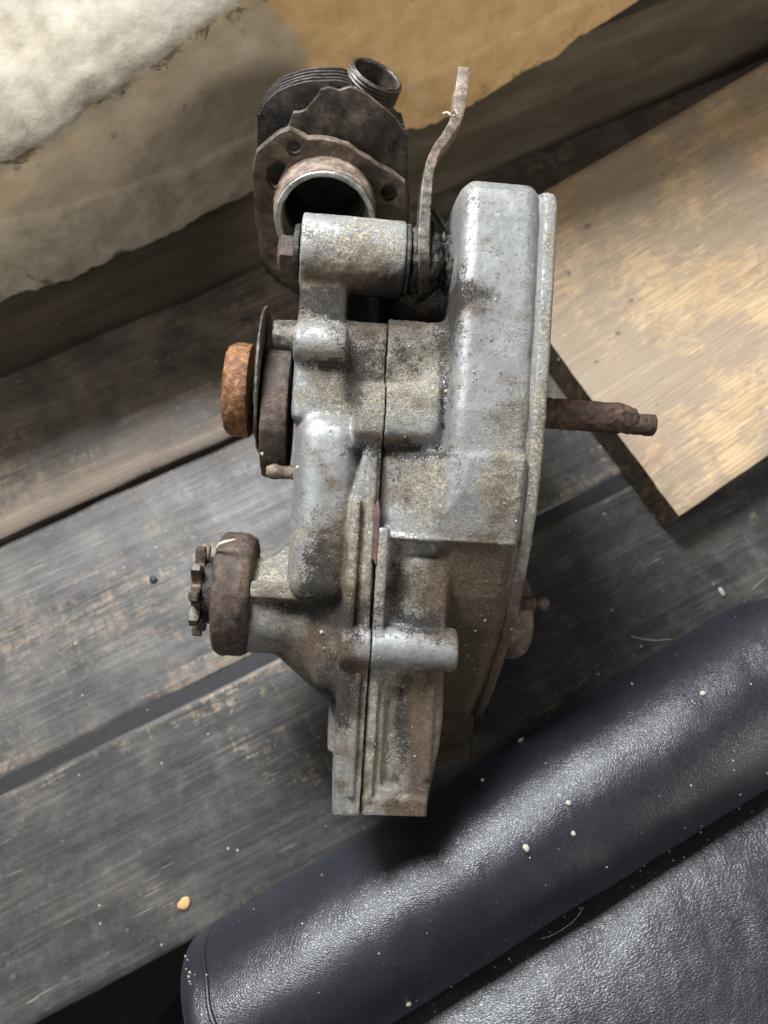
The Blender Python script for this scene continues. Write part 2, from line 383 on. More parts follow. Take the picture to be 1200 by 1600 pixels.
def mat_skirt():
    m, nt, b = M('brown_skirting_paint'); t = NT(nt)
    a = t.noise(1, 5, .65, t.map((8, 50, 50))); f = t.noise(90, 5, .7)
    c = t.ramp(a, [(.3, (.075, .060, .042)), (.55, (.135, .110, .078)), (.8, (.23, .19, .14))])
    c = t.mix(t.ramp(f, [(.62, 0.), (.74, .5)]), c, (.26, .215, .16))
    t.l(c, b.inputs['Base Color']); t.l(t.ramp(f, [(.3, .32), (.7, .55)]), b.inputs['Roughness'])
    t.l(t.bump(f, .3, .001), b.inputs['Normal']); return m
def mat_plain(name, c, rough=.6, var=.4, scale=200):
    m, nt, b = M(name); t = NT(nt)
    t.l(t.ramp(t.noise(scale, 4, .6), [(.3, tuple(x*(1-var) for x in c)), (.7, tuple(x*(1+var) for x in c))]), b.inputs['Base Color'])
    b.inputs['Roughness'].default_value = rough; t.l(t.bump(t.noise(scale*2, 3, .6), .3, .0006), b.inputs['Normal']); return m

# ------------------------------------------------------------------ setting: bench planks, skirting, wall
PD = R(26.3); U = np.array([math.cos(PD), math.sin(PD), 0]); N = np.array([-math.sin(PD), math.cos(PD), 0])
def noff(*pts): return float(np.mean([np.dot(N, G(*p)) for p in pts]))
n_wall = noff((0, 600), (460, 412), (1200, 74)); n_gap = noff((0, 848), (370, 682)); n_fill = noff((0, 1232), (430, 1026), (900, 778)); n_edge = noff((50, 1600), (290, 1475))
bench_rot = (0, 0, PD)
def plank(n0, n1, mat, label, wear, z1=0.0, th=.026, x0=-1.0, x1=1.2):
    """worn plank with uneven edges: local x along, y across"""
    nx, ny = 420, 60
    xs = np.linspace(x0, x1, nx); c = (n0+n1)/2; hw = (n1-n0)/2
    ys = np.linspace(-1, 1, ny)
    Xg, Yg = np.meshgrid(xs, ys, indexing='ij')
    P0 = np.stack([Xg, Yg*0+n0*7, Yg*0], -1)
    e1 = fbm(np.stack([Xg, Xg*0+n0*31, Xg*0], -1), .05, 5)*.0009; e2 = fbm(np.stack([Xg, Xg*0+n1*31, Xg*0], -1), .05, 9)*.0009
    Y = Yg*hw + np.where(Yg > 0, e1*Yg**8, e2*Yg**8)
    d = hw-np.abs(Yg)*hw
    Z = np.where(d < .002, -((.002-d)/.002)**2*.0014, 0) + fbm(np.stack([Xg*.2, Y*3, Xg*0], -1), .03, 2)*.0004 + z1
    top = np.stack([Xg, Y, Z], -1).reshape(-1, 3)
    idx = np.arange(nx*ny).reshape(nx, ny)
    F = np.stack([idx[:-1, :-1], idx[1:, :-1], idx[1:, 1:], idx[:-1, 1:]], -1).reshape(-1, 4)
    ring = np.concatenate([idx[:, 0], idx[-1, 1:], idx[-2::-1, -1], idx[0, -2:0:-1]])
    low = top[ring].copy(); low[:, 2] = z1-th; o = len(top)
    V = np.concatenate([top, low]); r2 = np.arange(len(ring))+o
    F = np.concatenate([F, np.stack([ring, r2, np.roll(r2, -1), np.roll(ring, -1)], -1)])
    me = mesh_np(V, F, True); sharp(me, 50)
    w = wear(V[:, 0], V[:, 1]/hw, d.ravel() if 0 else np.concatenate([d.ravel(), np.zeros(len(ring))]))
    w[len(top):] = -1.0; w[:len(top)][d.ravel() < .0004] = -.6
    set_mask(me, np.stack([w, w*0, w*0], -1))
    o = link('floor_plank', me, bench, mat); o.location = tuple(N*c); o.rotation_euler = bench_rot
    if label: o['label'] = label
    return o
bench = empty('wooden_bench', (0, 0, 0), 'dark worn planked bench top that the engine lies on', 'bench', kind='structure')
def wear_a(x, y, d):   # upper plank: bare along the open gap on its lower edge
    e = np.exp(-np.clip((y+1), 0, 2)/.30)*np.clip(.85-(x-.1)*1.2, 0, 1); return np.clip(e, 0, 1)*.95
def wear_b(x, y, d):
    return np.clip(np.exp(-np.clip(1-y, 0, 2)/.08)*.6*np.clip(.6-x*1.5, 0, 1)+np.exp(-(y+1)/.12)*.50, 0, 1)+.05
def wear_c(x, y, d):
    return np.clip(np.exp(-np.clip(1-y, 0, 2)/.14)*.55, 0, 1)-.10
plank(n_gap+.0022, n_wall+.010, mat_floor(1, .85, ((.055, .045, .036), (.135, .112, .088), (.26, .215, .17))), None, wear_a)  # paler base paints in the window's glow close to the wall
plank(n_fill+.0042, n_gap-.0022, mat_floor(2, .50, ((.036, .034, .033), (.080, .074, .068), (.16, .145, .125))), None, wear_b)
plank(n_edge, n_fill-.0042, mat_floor(3, .25, ((.019, .018, .018), (.042, .039, .036), (.10, .09, .078))), None, wear_c)  # darker base paints in the window light falling off towards the front
def prism_uv(name, prof, x0, x1, mat, parent, nx=220, rough=0, rs=.01, org=0.0, smooth=True):
    """profile [(n, z)] swept along the bench direction"""
    xs = np.linspace(x0, x1, nx); k = len(prof)
    V = np.array([[x, p[0], p[1]] for x in xs for p in prof])
    F = [(i*k+j, (i+1)*k+j, (i+1)*k+(j+1) % k, i*k+(j+1) % k) for i in range(nx-1) for j in range(k)]
    F += [tuple(range(k-1, -1, -1)), tuple((nx-1)*k+j for j in range(k))]
    me = mesh_np(V, F, smooth); bm = bmesh.new(); bm.from_mesh(me); bmesh.ops.recalc_face_normals(bm, faces=bm.faces); bm.to_mesh(me); bm.free()
    me.polygons.foreach_set('use_smooth', np.full(len(me.polygons), smooth)); sharp(me, 40)
    if rough: roughen(me, rough, rs)
    o = link(name, me, parent, mat); o.location = tuple(N*org); o.rotation_euler = bench_rot
    return o
prism_uv('gap_filler', [(-.0046, -.02), (-.0046, -.0012), (-.003, -.0012), (.003, -.0012), (.0046, -.0012), (.0046, -.02)], -1, 1.2,
         mat_plain('slate_filler', (.009, .010, .0115), .65), bench, rough=.0004, rs=.02, org=n_fill)
prism_uv('bench_front', [(.004, -.42), (.004, -.0262), (.020, -.0262), (.020, -.42)], -1, 1.2, mat_plain('dark_bench_wood', (.02, .018, .015)), bench, nx=4, org=n_edge)
prism_uv('bearer', [(-.03, -.05), (-.03, -.0265), (.03, -.0265), (.03, -.05)], -1, 1.2, mat_plain('dark_bearer', (.015, .013, .01)), bench, nx=4, org=n_gap)
# lower floor far under the bench
me = mesh_np([(-4, -4, -.43), (4, -4, -.43), (4, 4, -.43), (-4, 4, -.43)], [(0, 1, 2, 3)], False)
tag(link('floor', me, None, mat_plain('dark_floor', (.008, .007, .006), .8, scale=20)), kind='structure')
# skirting
SK = .088
skirt = prism_uv('skirting_board', [(.001, .0), (-.0005, .003), (.000, .012), (.0022, .03), (.0045, .05), (.0075, SK), (.020, SK), (.020, .0)], -1.1, 1.3, mat_skirt(), None, nx=500, rough=.0009, rs=.05, org=n_wall+.0005)
tag(skirt, kind='structure')
# wall: lumpy plaster with a ragged lower edge; paint patches and a painted-in soft shadow are kept as masks
WN = n_wall+.0035
def onwall(px, py):
    p = GP(px, py, N, WN); return float(np.dot(U, p)), float(p[2])
topl = np.array(sorted([onwall(*p) for p in [(-160, 350), (0, 250), (60, 222), (120, 185), (190, 130), (240, 104), (300, 60), (360, 18), (420, -30), (520, -110)]]))
botl = np.array(sorted([onwall(*p) for p in [(-200, 552), (0, 470), (60, 455), (120, 430), (200, 392), (260, 370), (330, 330), (420, 288), (660, 205), (700, 185), (750, 160), (810, 122), (860, 98), (910, 62), (960, 30), (1010, 0), (1100, -60)]]))
shade_poly = np.array([onwall(*p) for p in [(-60, 300+60), (0, 345), (95, 262), (138, 225), (130, 175), (165, 140), (245, 125), (285, 70), (340, 38), (395, 12), (440, 40), (475, 65), (480, 100), (460, 150), (440, 320), (300, 420), (-60, 560)]])  # outline of a soft shadow, painted grey into the wall colour
def poly_sd(px, py, poly):
    d = np.full(px.shape, 1e9); s = np.ones(px.shape)
    n = len(poly); j = n-1
    for i in range(n):
        vi, vj = poly[i], poly[j]
        ex, ey = vj[0]-vi[0], vj[1]-vi[1]; wx, wy = px-vi[0], py-vi[1]
        t = np.clip((wx*ex+wy*ey)/(ex*ex+ey*ey+1e-12), 0, 1)
        bx, by = wx-ex*t, wy-ey*t; d = np.minimum(d, bx*bx+by*by)
        c1 = py >= vi[1]; c2 = py < vj[1]; c3 = ex*wy > ey*wx
        flip = (c1 & c2 & c3) | (~c1 & ~c2 & ~c3); s = np.where(flip, -s, s); j = i
    return s*np.sqrt(d)
nu, nz = 760, 150
us = np.concatenate([np.linspace(-1.0, -.46, 40), np.linspace(-.455, .62, nu), np.linspace(.63, 1.1, 20)]); nu = len(us)
zt = np.interp(us, topl[:, 0], topl[:, 1]); zt = np.where(us > topl[-1, 0], topl[-1, 1]+.0, zt)
zt = zt + fbm(np.stack([us, us*0, us*0], -1), .03, 4)*.0035
zb = np.interp(us, botl[:, 0], botl[:, 1])+fbm(np.stack([us, us*0, us*0], -1), .02, 8, 4)*.0024+fbm(np.stack([us, us*0, us*0], -1), .005, 48, 3)*.0012
tt = np.linspace(0, 1, nz)
Ug = np.repeat(us[:, None], nz, 1); Zg = zb[:, None]+(zt-zb)[:, None]*tt[None]
P = np.stack([Ug, Zg, Ug*0], -1)
disp = fbm(P, .10, 1)*.0016 + fbm(P, .018, 2)*.0008
# a raised old paint layer along the foot of the wall
r1 = np.array(sorted([onwall(*p) for p in [(-100, 395), (0, 352), (100, 322), (200, 290), (300, 252), (400, 215), (640, 130), (900, 10)]]))
rid = np.interp(Ug, r1[:, 0], r1[:, 1])+fbm(P*np.array([1, 0, 0]), .02, 31)*.002
disp += .0016/(1+np.exp((Zg-rid)/.0008))
disp += -.004*np.exp(-((tt[None]-0)/.02)**2) + .002*np.exp(-((1-tt)[None]/.06)**2)
chips = np.clip(fbm(P, .012, 77)-.75, 0, 1)*np.exp(-((1-tt)[None]/.16)**2); disp -= chips*.012
base_n = Zg*.04                                   # leans back a touch
V = np.stack([Ug, -disp-.0012+base_n-.00248, Zg], -1).reshape(-1, 3)
idx = np.arange(nu*nz).reshape(nu, nz)
F = np.stack([idx[:-1, :-1], idx[1:, :-1], idx[1:, 1:], idx[:-1, 1:]], -1).reshape(-1, 4)
lo = V[idx[:, 0]].copy(); lo[:, 1] += .012; o0 = len(V); V = np.concatenate([V, lo]); li = np.arange(nu)+o0
F = np.concatenate([F, np.stack([li[:-1], li[1:], idx[1:, 0], idx[:-1, 0]], -1)])
me = mesh_np(V, F, True)
gs = poly_sd(Ug+fbm(P, .03, 14)*.006, Zg+fbm(P, .03, 15)*.006, shade_poly)
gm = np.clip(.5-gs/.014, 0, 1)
ux = onwall(430, 100)[0]
oc = np.clip((Ug-onwall(150, 150)[0])/(ux-onwall(150, 150)[0]), 0, 1)
wh = np.clip((rid-Zg)/.006+.15, 0, .85)*np.clip((onwall(560, 200)[0]-Ug)/.05, 0, 1)*.95
wh = np.maximum(wh, np.clip(1.02-(zt[:, None]-Zg)/.012, 0, 1)*np.clip((onwall(380, 0)[0]-Ug)/.06, 0, 1))
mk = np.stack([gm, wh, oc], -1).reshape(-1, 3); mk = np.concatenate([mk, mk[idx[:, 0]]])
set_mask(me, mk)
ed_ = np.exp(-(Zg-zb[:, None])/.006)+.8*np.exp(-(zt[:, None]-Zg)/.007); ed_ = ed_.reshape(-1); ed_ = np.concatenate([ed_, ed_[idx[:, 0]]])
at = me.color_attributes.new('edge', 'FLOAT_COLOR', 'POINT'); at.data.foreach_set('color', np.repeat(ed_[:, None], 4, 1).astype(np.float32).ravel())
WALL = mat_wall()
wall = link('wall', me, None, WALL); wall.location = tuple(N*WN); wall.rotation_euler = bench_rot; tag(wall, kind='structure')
# sill: crusted white paint running back from the wall's upper edge
ns = 60; tb = np.linspace(0, 1, ns)
Us = np.repeat(us[:, None], ns, 1); Zs = zt[:, None]+.010*np.sin(np.clip(tb*6, 0, 1.57))[None]+tb[None]*.02
Ps = np.stack([Us, tb[None]*.16+Us*0, Us*0], -1)
Ns = -.004+tb[None]**1.3*.16 + zt[:, None]*.04-.00248 + Us*0
Zs = Zs+fbm(Ps*np.array([.4, 1, 1]), .03, 5)*.0016*np.clip(tb*8, 0, 1)[None]+fbm(Ps, .008, 6)*.0004-.001
V = np.stack([Us, Ns+.0, Zs], -1).reshape(-1, 3); idx = np.arange(nu*ns).reshape(nu, ns)
F = np.stack([idx[:-1, :-1], idx[1:, :-1], idx[1:, 1:], idx[:-1, 1:]], -1).reshape(-1, 4)
me = mesh_np(V, F, True); one = np.zeros((len(V), 3)); one[:, 1] = .9; set_mask(me, one)
sill = link('window_sill', me, None, mat_wall('crusted_sill_paint', .42)); sill.location = tuple(N*WN); sill.rotation_euler = bench_rot; tag(sill, kind='structure')

# ------------------------------------------------------------------ loose pine board
BT = .0285
K = G(1061, 807, BT); K2 = G(735.5, 365, BT); D1 = np.array([math.cos(R(33.6)), math.sin(R(33.6)), 0]); D2 = K2-K
ang2 = math.atan2(D2[1], D2[0]); wid = float(np.hypot(D2[0], D2[1]))
bd = empty('pine_board', (K[0], K[1], .0005), 'thick pale pine board with grey scuffs lying right of the engine', 'board')
bd.rotation_euler = (0, 0, R(33.6))
nx, ny = 160, 80
L = .62; skew = ang2-R(33.6)
xs = np.linspace(0, 1, nx); ys = np.linspace(0, 1, ny)
def board_pt(x, y): return x*L + y*wid*math.cos(skew), y*wid*math.sin(skew)
Xg, Yg = np.meshgrid(xs, ys, indexing='ij'); BX, BY = board_pt(Xg, Yg)
dd = np.minimum(np.minimum(Xg*L, (1-Xg)*L), np.minimum(Yg, 1-Yg)*wid)
Pz = np.stack([BX, BY, BX*0], -1)
eg = fbm(Pz, .02, 3)*.0007*np.exp(-dd/.004)
Z = BT-np.clip(.002-dd, 0, 1)**2*300+fbm(Pz*np.array([.3, 3, 1]), .03, 4)*.00025
top = np.stack([BX+eg*(Xg < .1), BY+eg*.5, Z], -1).reshape(-1, 3); idx = np.arange(nx*ny).reshape(nx, ny)
F = np.stack([idx[:-1, :-1], idx[1:, :-1], idx[1:, 1:], idx[:-1, 1:]], -1).reshape(-1, 4)
PINE = mat_pine(); PEND = mat_pine_end()
ring = np.concatenate([idx[:, 0], idx[-1, 1:], idx[-2::-1, -1], idx[0, -2:0:-1]])
rows = [top[ring]]
for k in range(1, 9):
    q = top[ring].copy(); q[:, 2] = q[:, 2]*(1-k/8.0)
    ctr = q.mean(0); q[:, :2] += fbm(q*np.array([1, 1, 1.0])+k*.0, .006, 8)[:, None]*.0004
    rows.append(q)
V = [top]; FF = [F]; prev = ring; off = len(top)
for q in rows[1:]:
    cur = np.arange(len(ring))+off; off += len(ring); V.append(q)
    FF.append(np.stack([prev, cur, np.roll(cur, -1), np.roll(prev, -1)], -1)); prev = cur
me = mesh_np(np.concatenate(V), np.concatenate(FF), True); sharp(me, 45)
me.materials.append(PINE); me.materials.append(PEND)
mi = np.zeros(len(me.polygons), np.int32); mi[len(F):] = 1; me.polygons.foreach_set('material_index', mi)
link('plank_body', me, bd)

# ------------------------------------------------------------------ leather chair
LEA = mat_leather('bolster_leather', .8, 700); LEA2 = mat_leather('seat_leather', 1.0, 520, (.012, .0125, .017))
zc = .040; RB = .050
q0 = G(300, 1478, zc+.01)[:2]; q1 = G(1090, 992, zc+.01)[:2]; dq = (q1-q0)/np.hypot(*(q1-q0)); nq = np.array([dq[1], -dq[0]])
sofa = empty('leather_chair', (q0[0], q0[1], -.05), 'black leather chair pushed against the bench front, bolster and seat dusted with crumbs', 'chair')
def sofa_local(P): return P-loc_of(sofa)
v0 = G(640, 1600, .012)[:2]; v1 = G(1200, 1252, .012)[:2]
def ncoord(p): return float(np.dot(np.array(p)-q0, nq)), float(np.dot(np.array(p)-q0, dq))
pv0, qv0 = ncoord(v0); pv1, qv1 = ncoord(v1)
Lq = float(np.hypot(*(q1-q0)))
def pvalley(q): return pv0+(pv1-pv0)*(q-qv0)/(qv1-qv0)
def bolster():
    nq_, na = 300, 120; V = []
    end = Lq+.085
    for i in range(nq_):
        s = i/(nq_-1); q = -.010+(end+.010)*s
        dl = (q+.010); dr = (end-q)
        e = min(1, (1-(1-min(dl/.010, 1))**2.2)**.5)*min(1, (1-(1-min(dr/.055, 1))**2)**.5) if 0 < s < 1 else .0
        e = .80*(1 if dl > 0 else 1)*0+e
        e = max(e, .0)
        w = pvalley(q)/2-.006; hgt = RB*(1-.08*s)
        for k in range(na):
            a = 2*math.pi*k/na; ca, sa = math.cos(a), math.sin(a)
            ex = 1.0
            cx = math.copysign(abs(ca)**ex, ca); sx = math.copysign(abs(sa)**ex, sa)
            sc_ = .0+1.0*e if dl > .010 or dr < .055 else (.78+.22*e)
            if i in (0, nq_-1): sc_ = .0
            p = w-.001+cx*w*sc_; z = zc-.012+sx*(hgt+.006)*sc_
            xy = q0+dq*q+nq*p; V.append((xy[0], xy[1], z))
    V = np.array(V)
    V += (fbm(V*np.array([1, 1, 1]), .05, 3)*.0018)[:, None]*np.array([nq[0]*.3, nq[1]*.3, 1])
    idx = np.arange(nq_*na).reshape(nq_, na)
    F = np.stack([idx[:-1], idx[1:], np.roll(idx[1:], -1, 1), np.roll(idx[:-1], -1, 1)], -1).reshape(-1, 4)
    me = mesh_np(sofa_local(V), F, True)
    bm = bmesh.new(); bm.from_mesh(me); bmesh.ops.recalc_face_normals(bm, faces=bm.faces); bm.to_mesh(me); bm.free()
    return link('bolster', me, sofa, LEA)
bol = bolster()
def seat():
    nq_, npp = 340, 200
    qs = np.linspace(-.10, Lq+.16, nq_); ps = np.linspace(0, 1, npp)
    Qg, Pg = np.meshgrid(qs, ps, indexing='ij')
    pv = np.vectorize(pvalley)(Qg); D = Pg*.30; Pp = pv-.034+D
    zz = .016+.026*(1-np.exp(-np.clip(D-.004, 0, 1)/.014))+.30*D
    Q3 = np.stack([Qg, Pp, Qg*0], -1)
    zz += fbm(Q3*np.array([1, .55, 1]), .045, 9, 3)*.0014+fbm(np.stack([Qg*1.2+Pp*.6, Pp*.8-Qg*.3, Qg*0], -1), .015, 21, 3)*.0003
    xy = q0+Qg[..., None]*dq+Pp[..., None]*nq
    V = np.concatenate([xy, zz[..., None]], -1).reshape(-1, 3)
    idx = np.arange(nq_*npp).reshape(nq_, npp)
    F = np.stack([idx[:-1, :-1], idx[:-1, 1:], idx[1:, 1:], idx[1:, :-1]], -1).reshape(-1, 4)
    ring = np.concatenate([idx[:, 0], idx[-1, 1:], idx[-2::-1, -1], idx[0, -2:0:-1]])
    low = V[ring].copy(); low[:, 2] = -.12; o = len(V); V = np.concatenate([V, low]); r2 = np.arange(len(ring))+o
    F = np.concatenate([F, np.stack([ring, np.roll(ring, -1), np.roll(r2, -1), r2], -1)])
    me = mesh_np(sofa_local(V), F, True); bm = bmesh.new(); bm.from_mesh(me); bmesh.ops.recalc_face_normals(bm, faces=bm.faces); bm.to_mesh(me); bm.free()
    return link('seat_cushion', me, sofa, LEA2)
seat()
def tube_world(name, pts, rad, mat, parent, seg=8, kind=None):
    pts = np.array(pts, float); V = []
    for i, p in enumerate(pts):
        t = pts[min(i+1, len(pts)-1)]-pts[max(i-1, 0)]; t /= np.linalg.norm(t)+1e-12
        a = np.cross(t, (0, 0, 1.)); a = a/np.linalg.norm(a) if np.linalg.norm(a) > 1e-6 else np.array([1., 0, 0]); b = np.cross(t, a)
        r = rad(i/(len(pts)-1)) if callable(rad) else rad
        for k in range(seg): V.append(p+(a*math.cos(2*math.pi*k/seg)+b*math.sin(2*math.pi*k/seg))*r)
    n = len(pts); F = [(i*seg+k, i*seg+(k+1) % seg, (i+1)*seg+(k+1) % seg, (i+1)*seg+k) for i in range(n-1) for k in range(seg)]
    F += [tuple(range(seg-1, -1, -1)), tuple((n-1)*seg+k for k in range(seg))]
    return link(name, mesh_np(np.array(V)-loc_of(parent), F, True), parent, mat)
# side panel and piped seam at the bolster's near end
def sect(q, a, sc_):
    w = pvalley(q)/2-.006; ca, sa = math.cos(a), math.sin(a)
    cx = math.copysign(abs(ca)**1.0, ca); sx = math.copysign(abs(sa)**1.0, sa)
    xy = q0+dq*q+nq*(w-.001+cx*w*sc_); return np.array([xy[0], xy[1], zc-.012+sx*(RB+.006)*sc_])
tube_world('piping', [sect(.006+.0006*math.sin(a*9), a, .992) for a in np.linspace(-.6, math.pi+.6, 90)], .0013, LEA, sofa)
# chair back corner at the far right, behind the bolster's end
me_pts = []
bk = G(1215, 985, .02)
def blob(name, c, rx, ry, rz, rot, mat, parent, e=.7):
    V = []; n1, n2 = 40, 64
    for i in range(n1+1):
        ph = -math.pi/2+math.pi*i/n1
        for k in range(n2):
            a = 2*math.pi*k/n2
            f = lambda v: math.copysign(abs(v)**e, v)
            p = Vector((rx*f(math.cos(ph))*f(math.cos(a)), ry*f(math.cos(ph))*f(math.sin(a)), rz*f(math.sin(ph))))
            p.rotate(Matrix.Rotation(rot, 3, 'Z')); V.append(np.array(p)+c)
    F = [(i*n2+k, i*n2+(k+1) % n2, (i+1)*n2+(k+1) % n2, (i+1)*n2+k) for i in range(n1) for k in range(n2)]
    me = mesh_np(np.array(V)-loc_of(parent), F, True); return link(name, me, parent, mat)
aq = math.atan2(dq[1], dq[0])
pc = q0+dq*(Lq+.150)+nq*.040
blob('armrest', np.array([pc[0], pc[1], -.01]), .075, .05, .030, aq, LEA2, sofa)
# chair carcass under the leather
pc = q0+dq*(Lq*.5)+nq*.22
V = []
for dz in (-.43, -.115):
    for a_, b_ in ((-.27, -.165), (.30, -.165), (.30, .16), (-.27, .16)):
        xy = pc+dq*a_+nq*b_; V.append((xy[0], xy[1], dz))
link('chair_base', mesh_np(np.array(V)-loc_of(sofa), [(0, 3, 2, 1), (4, 5, 6, 7), (0, 1, 5, 4), (1, 2, 6, 5), (2, 3, 7, 6), (3, 0, 4, 7)], False), sofa, LEA)

# ------------------------------------------------------------------ the engine: castings as signed distance fields
def sdpoly2(b, w, pts): return poly_sd(np.broadcast_to(b, np.broadcast(b, w).shape).astype(float), np.broadcast_to(w, np.broadcast(b, w).shape).astype(float), pts)
class Field:
    def __init__(s, a0, a1, b0, b1, w0, w1, h):
        s.a = np.arange(a0, a1+h, h, dtype=np.float32); s.b = np.arange(b0, b1+h, h, dtype=np.float32); s.w = np.arange(w0, w1+h, h, dtype=np.float32)
        s.A = s.a[:, None, None]; s.B = s.b[None, :, None]; s.W = s.w[None, None, :]; s.h = h
        s.d = np.full((len(s.a), len(s.b), len(s.w)), 1e3, np.float32)
    @staticmethod
    def isect(d1, d2, r):
        x = np.maximum(d1+r, 0); y = np.maximum(d2+r, 0)
        return np.minimum(np.maximum(d1+r, d2+r), 0)+np.sqrt(x*x+y*y)-r
    def add(s, e, k=12):
        e = e.astype(np.float32)
        if k <= 0: s.d = np.minimum(s.d, e); return
        h = np.clip(.5+.5*(e-s.d)/k, 0, 1); s.d = e*(1-h)+s.d*h-k*h*(1-h)
        s.d = s.d.astype(np.float32)
    def cut(s, e, k=6):
        e = -e.astype(np.float32)
        h = np.clip(.5-.5*(e-s.d)/k, 0, 1); s.d = (e*(1-h)+s.d*h+k*h*(1-h)).astype(np.float32)
        # smooth max
    def slab(s, x, lo, hi): return np.abs(x-(lo+hi)/2)-(hi-lo)/2
    def box(s, a0, a1, b0, b1, w0, w1, r=8, r2=None):
        d = s.isect(s.slab(s.B, b0, b1), s.slab(s.W, w0, w1), r if r2 is None else r2)
        return s.isect(s.slab(s.A, a0, a1), d, r)
    def cyl(s, a0, a1, bc, wc, rad, r=8):
        d = np.sqrt((s.B-bc)**2+(s.W-wc)**2)-rad
        return s.isect(s.slab(s.A, a0, a1), d, r)
    def cone(s, a0, a1, bc, wc, r0, r1, r=8):
        t = np.clip((s.A-a0)/(a1-a0), 0, 1); d = (np.sqrt((s.B-bc)**2+(s.W-wc)**2)-(r0+(r1-r0)*t))*.8
        return s.isect(s.slab(s.A, a0, a1), d, r)
    def exa(s, pts, a0, a1, r=8, off=0):
        d = sdpoly2(s.b[:, None], s.w[None, :], pts).astype(np.float32)[None]-off
        return s.isect(s.slab(s.A, a0, a1), d, r)
    def exw(s, pts, w0, w1, r=8):
        d = sdpoly2(s.a[:, None], s.b[None, :], pts).astype(np.float32)[:, :, None]
        return s.isect(s.slab(s.W, w0, w1), d, r)
    def mesh(s):
        d = s.d; neg = d < 0
        c = np.zeros(tuple(n-1 for n in d.shape), np.uint8)
        for i in (0, 1):
            for j in (0, 1):
                for k in (0, 1): c += neg[i:d.shape[0]-1+i, j:d.shape[1]-1+j, k:d.shape[2]-1+k]
        act = (c > 0) & (c < 8); ii = np.argwhere(act); vid = np.full(act.shape, -1, np.int64); vid[act] = np.arange(len(ii))
        cor = {}
        for i in (0, 1):
            for j in (0, 1):
                for k in (0, 1): cor[i, j, k] = d[ii[:, 0]+i, ii[:, 1]+j, ii[:, 2]+k].astype(float)
        acc = np.zeros((len(ii), 3)); cnt = np.zeros(len(ii))
        for p in cor:
            for ax in range(3):
                if p[ax]: continue
                q = list(p); q[ax] = 1; q = tuple(q)
                x, y = cor[p], cor[q]; m = (x < 0) != (y < 0)
                t = np.where(m, x/np.where(m, x-y, 1), 0)
                pos = np.tile(np.array(p, float), (len(ii), 1)); pos[:, ax] += t
                acc += pos*m[:, None]; cnt += m
        V = (ii+acc/cnt[:, None])*s.h+np.array([s.a[0], s.b[0], s.w[0]])
        F = []
        for ax in range(3):
            o1, o2 = [x for x in range(3) if x != ax]
            n0 = np.take(neg, range(0, d.shape[ax]-1), ax); n1 = np.take(neg, range(1, d.shape[ax]), ax)
            e = np.argwhere(n0 != n1)
            e = e[(e[:, o1] > 0) & (e[:, o2] > 0) & (e[:, o1] < d.shape[o1]-1) & (e[:, o2] < d.shape[o2]-1)]
            fl = n0[tuple(e.T)]
            def cell(u1, u2):
                x = e.copy(); x[:, o1] -= u1; x[:, o2] -= u2; return vid[tuple(x.T)]
            q = np.stack([cell(0, 0), cell(1, 0), cell(1, 1), cell(0, 1)], -1)
            if ax == 1: fl = ~fl
            q[~fl] = q[~fl][:, ::-1]
            F.append(q)
        return V, np.concatenate(F)

VS = 3.0
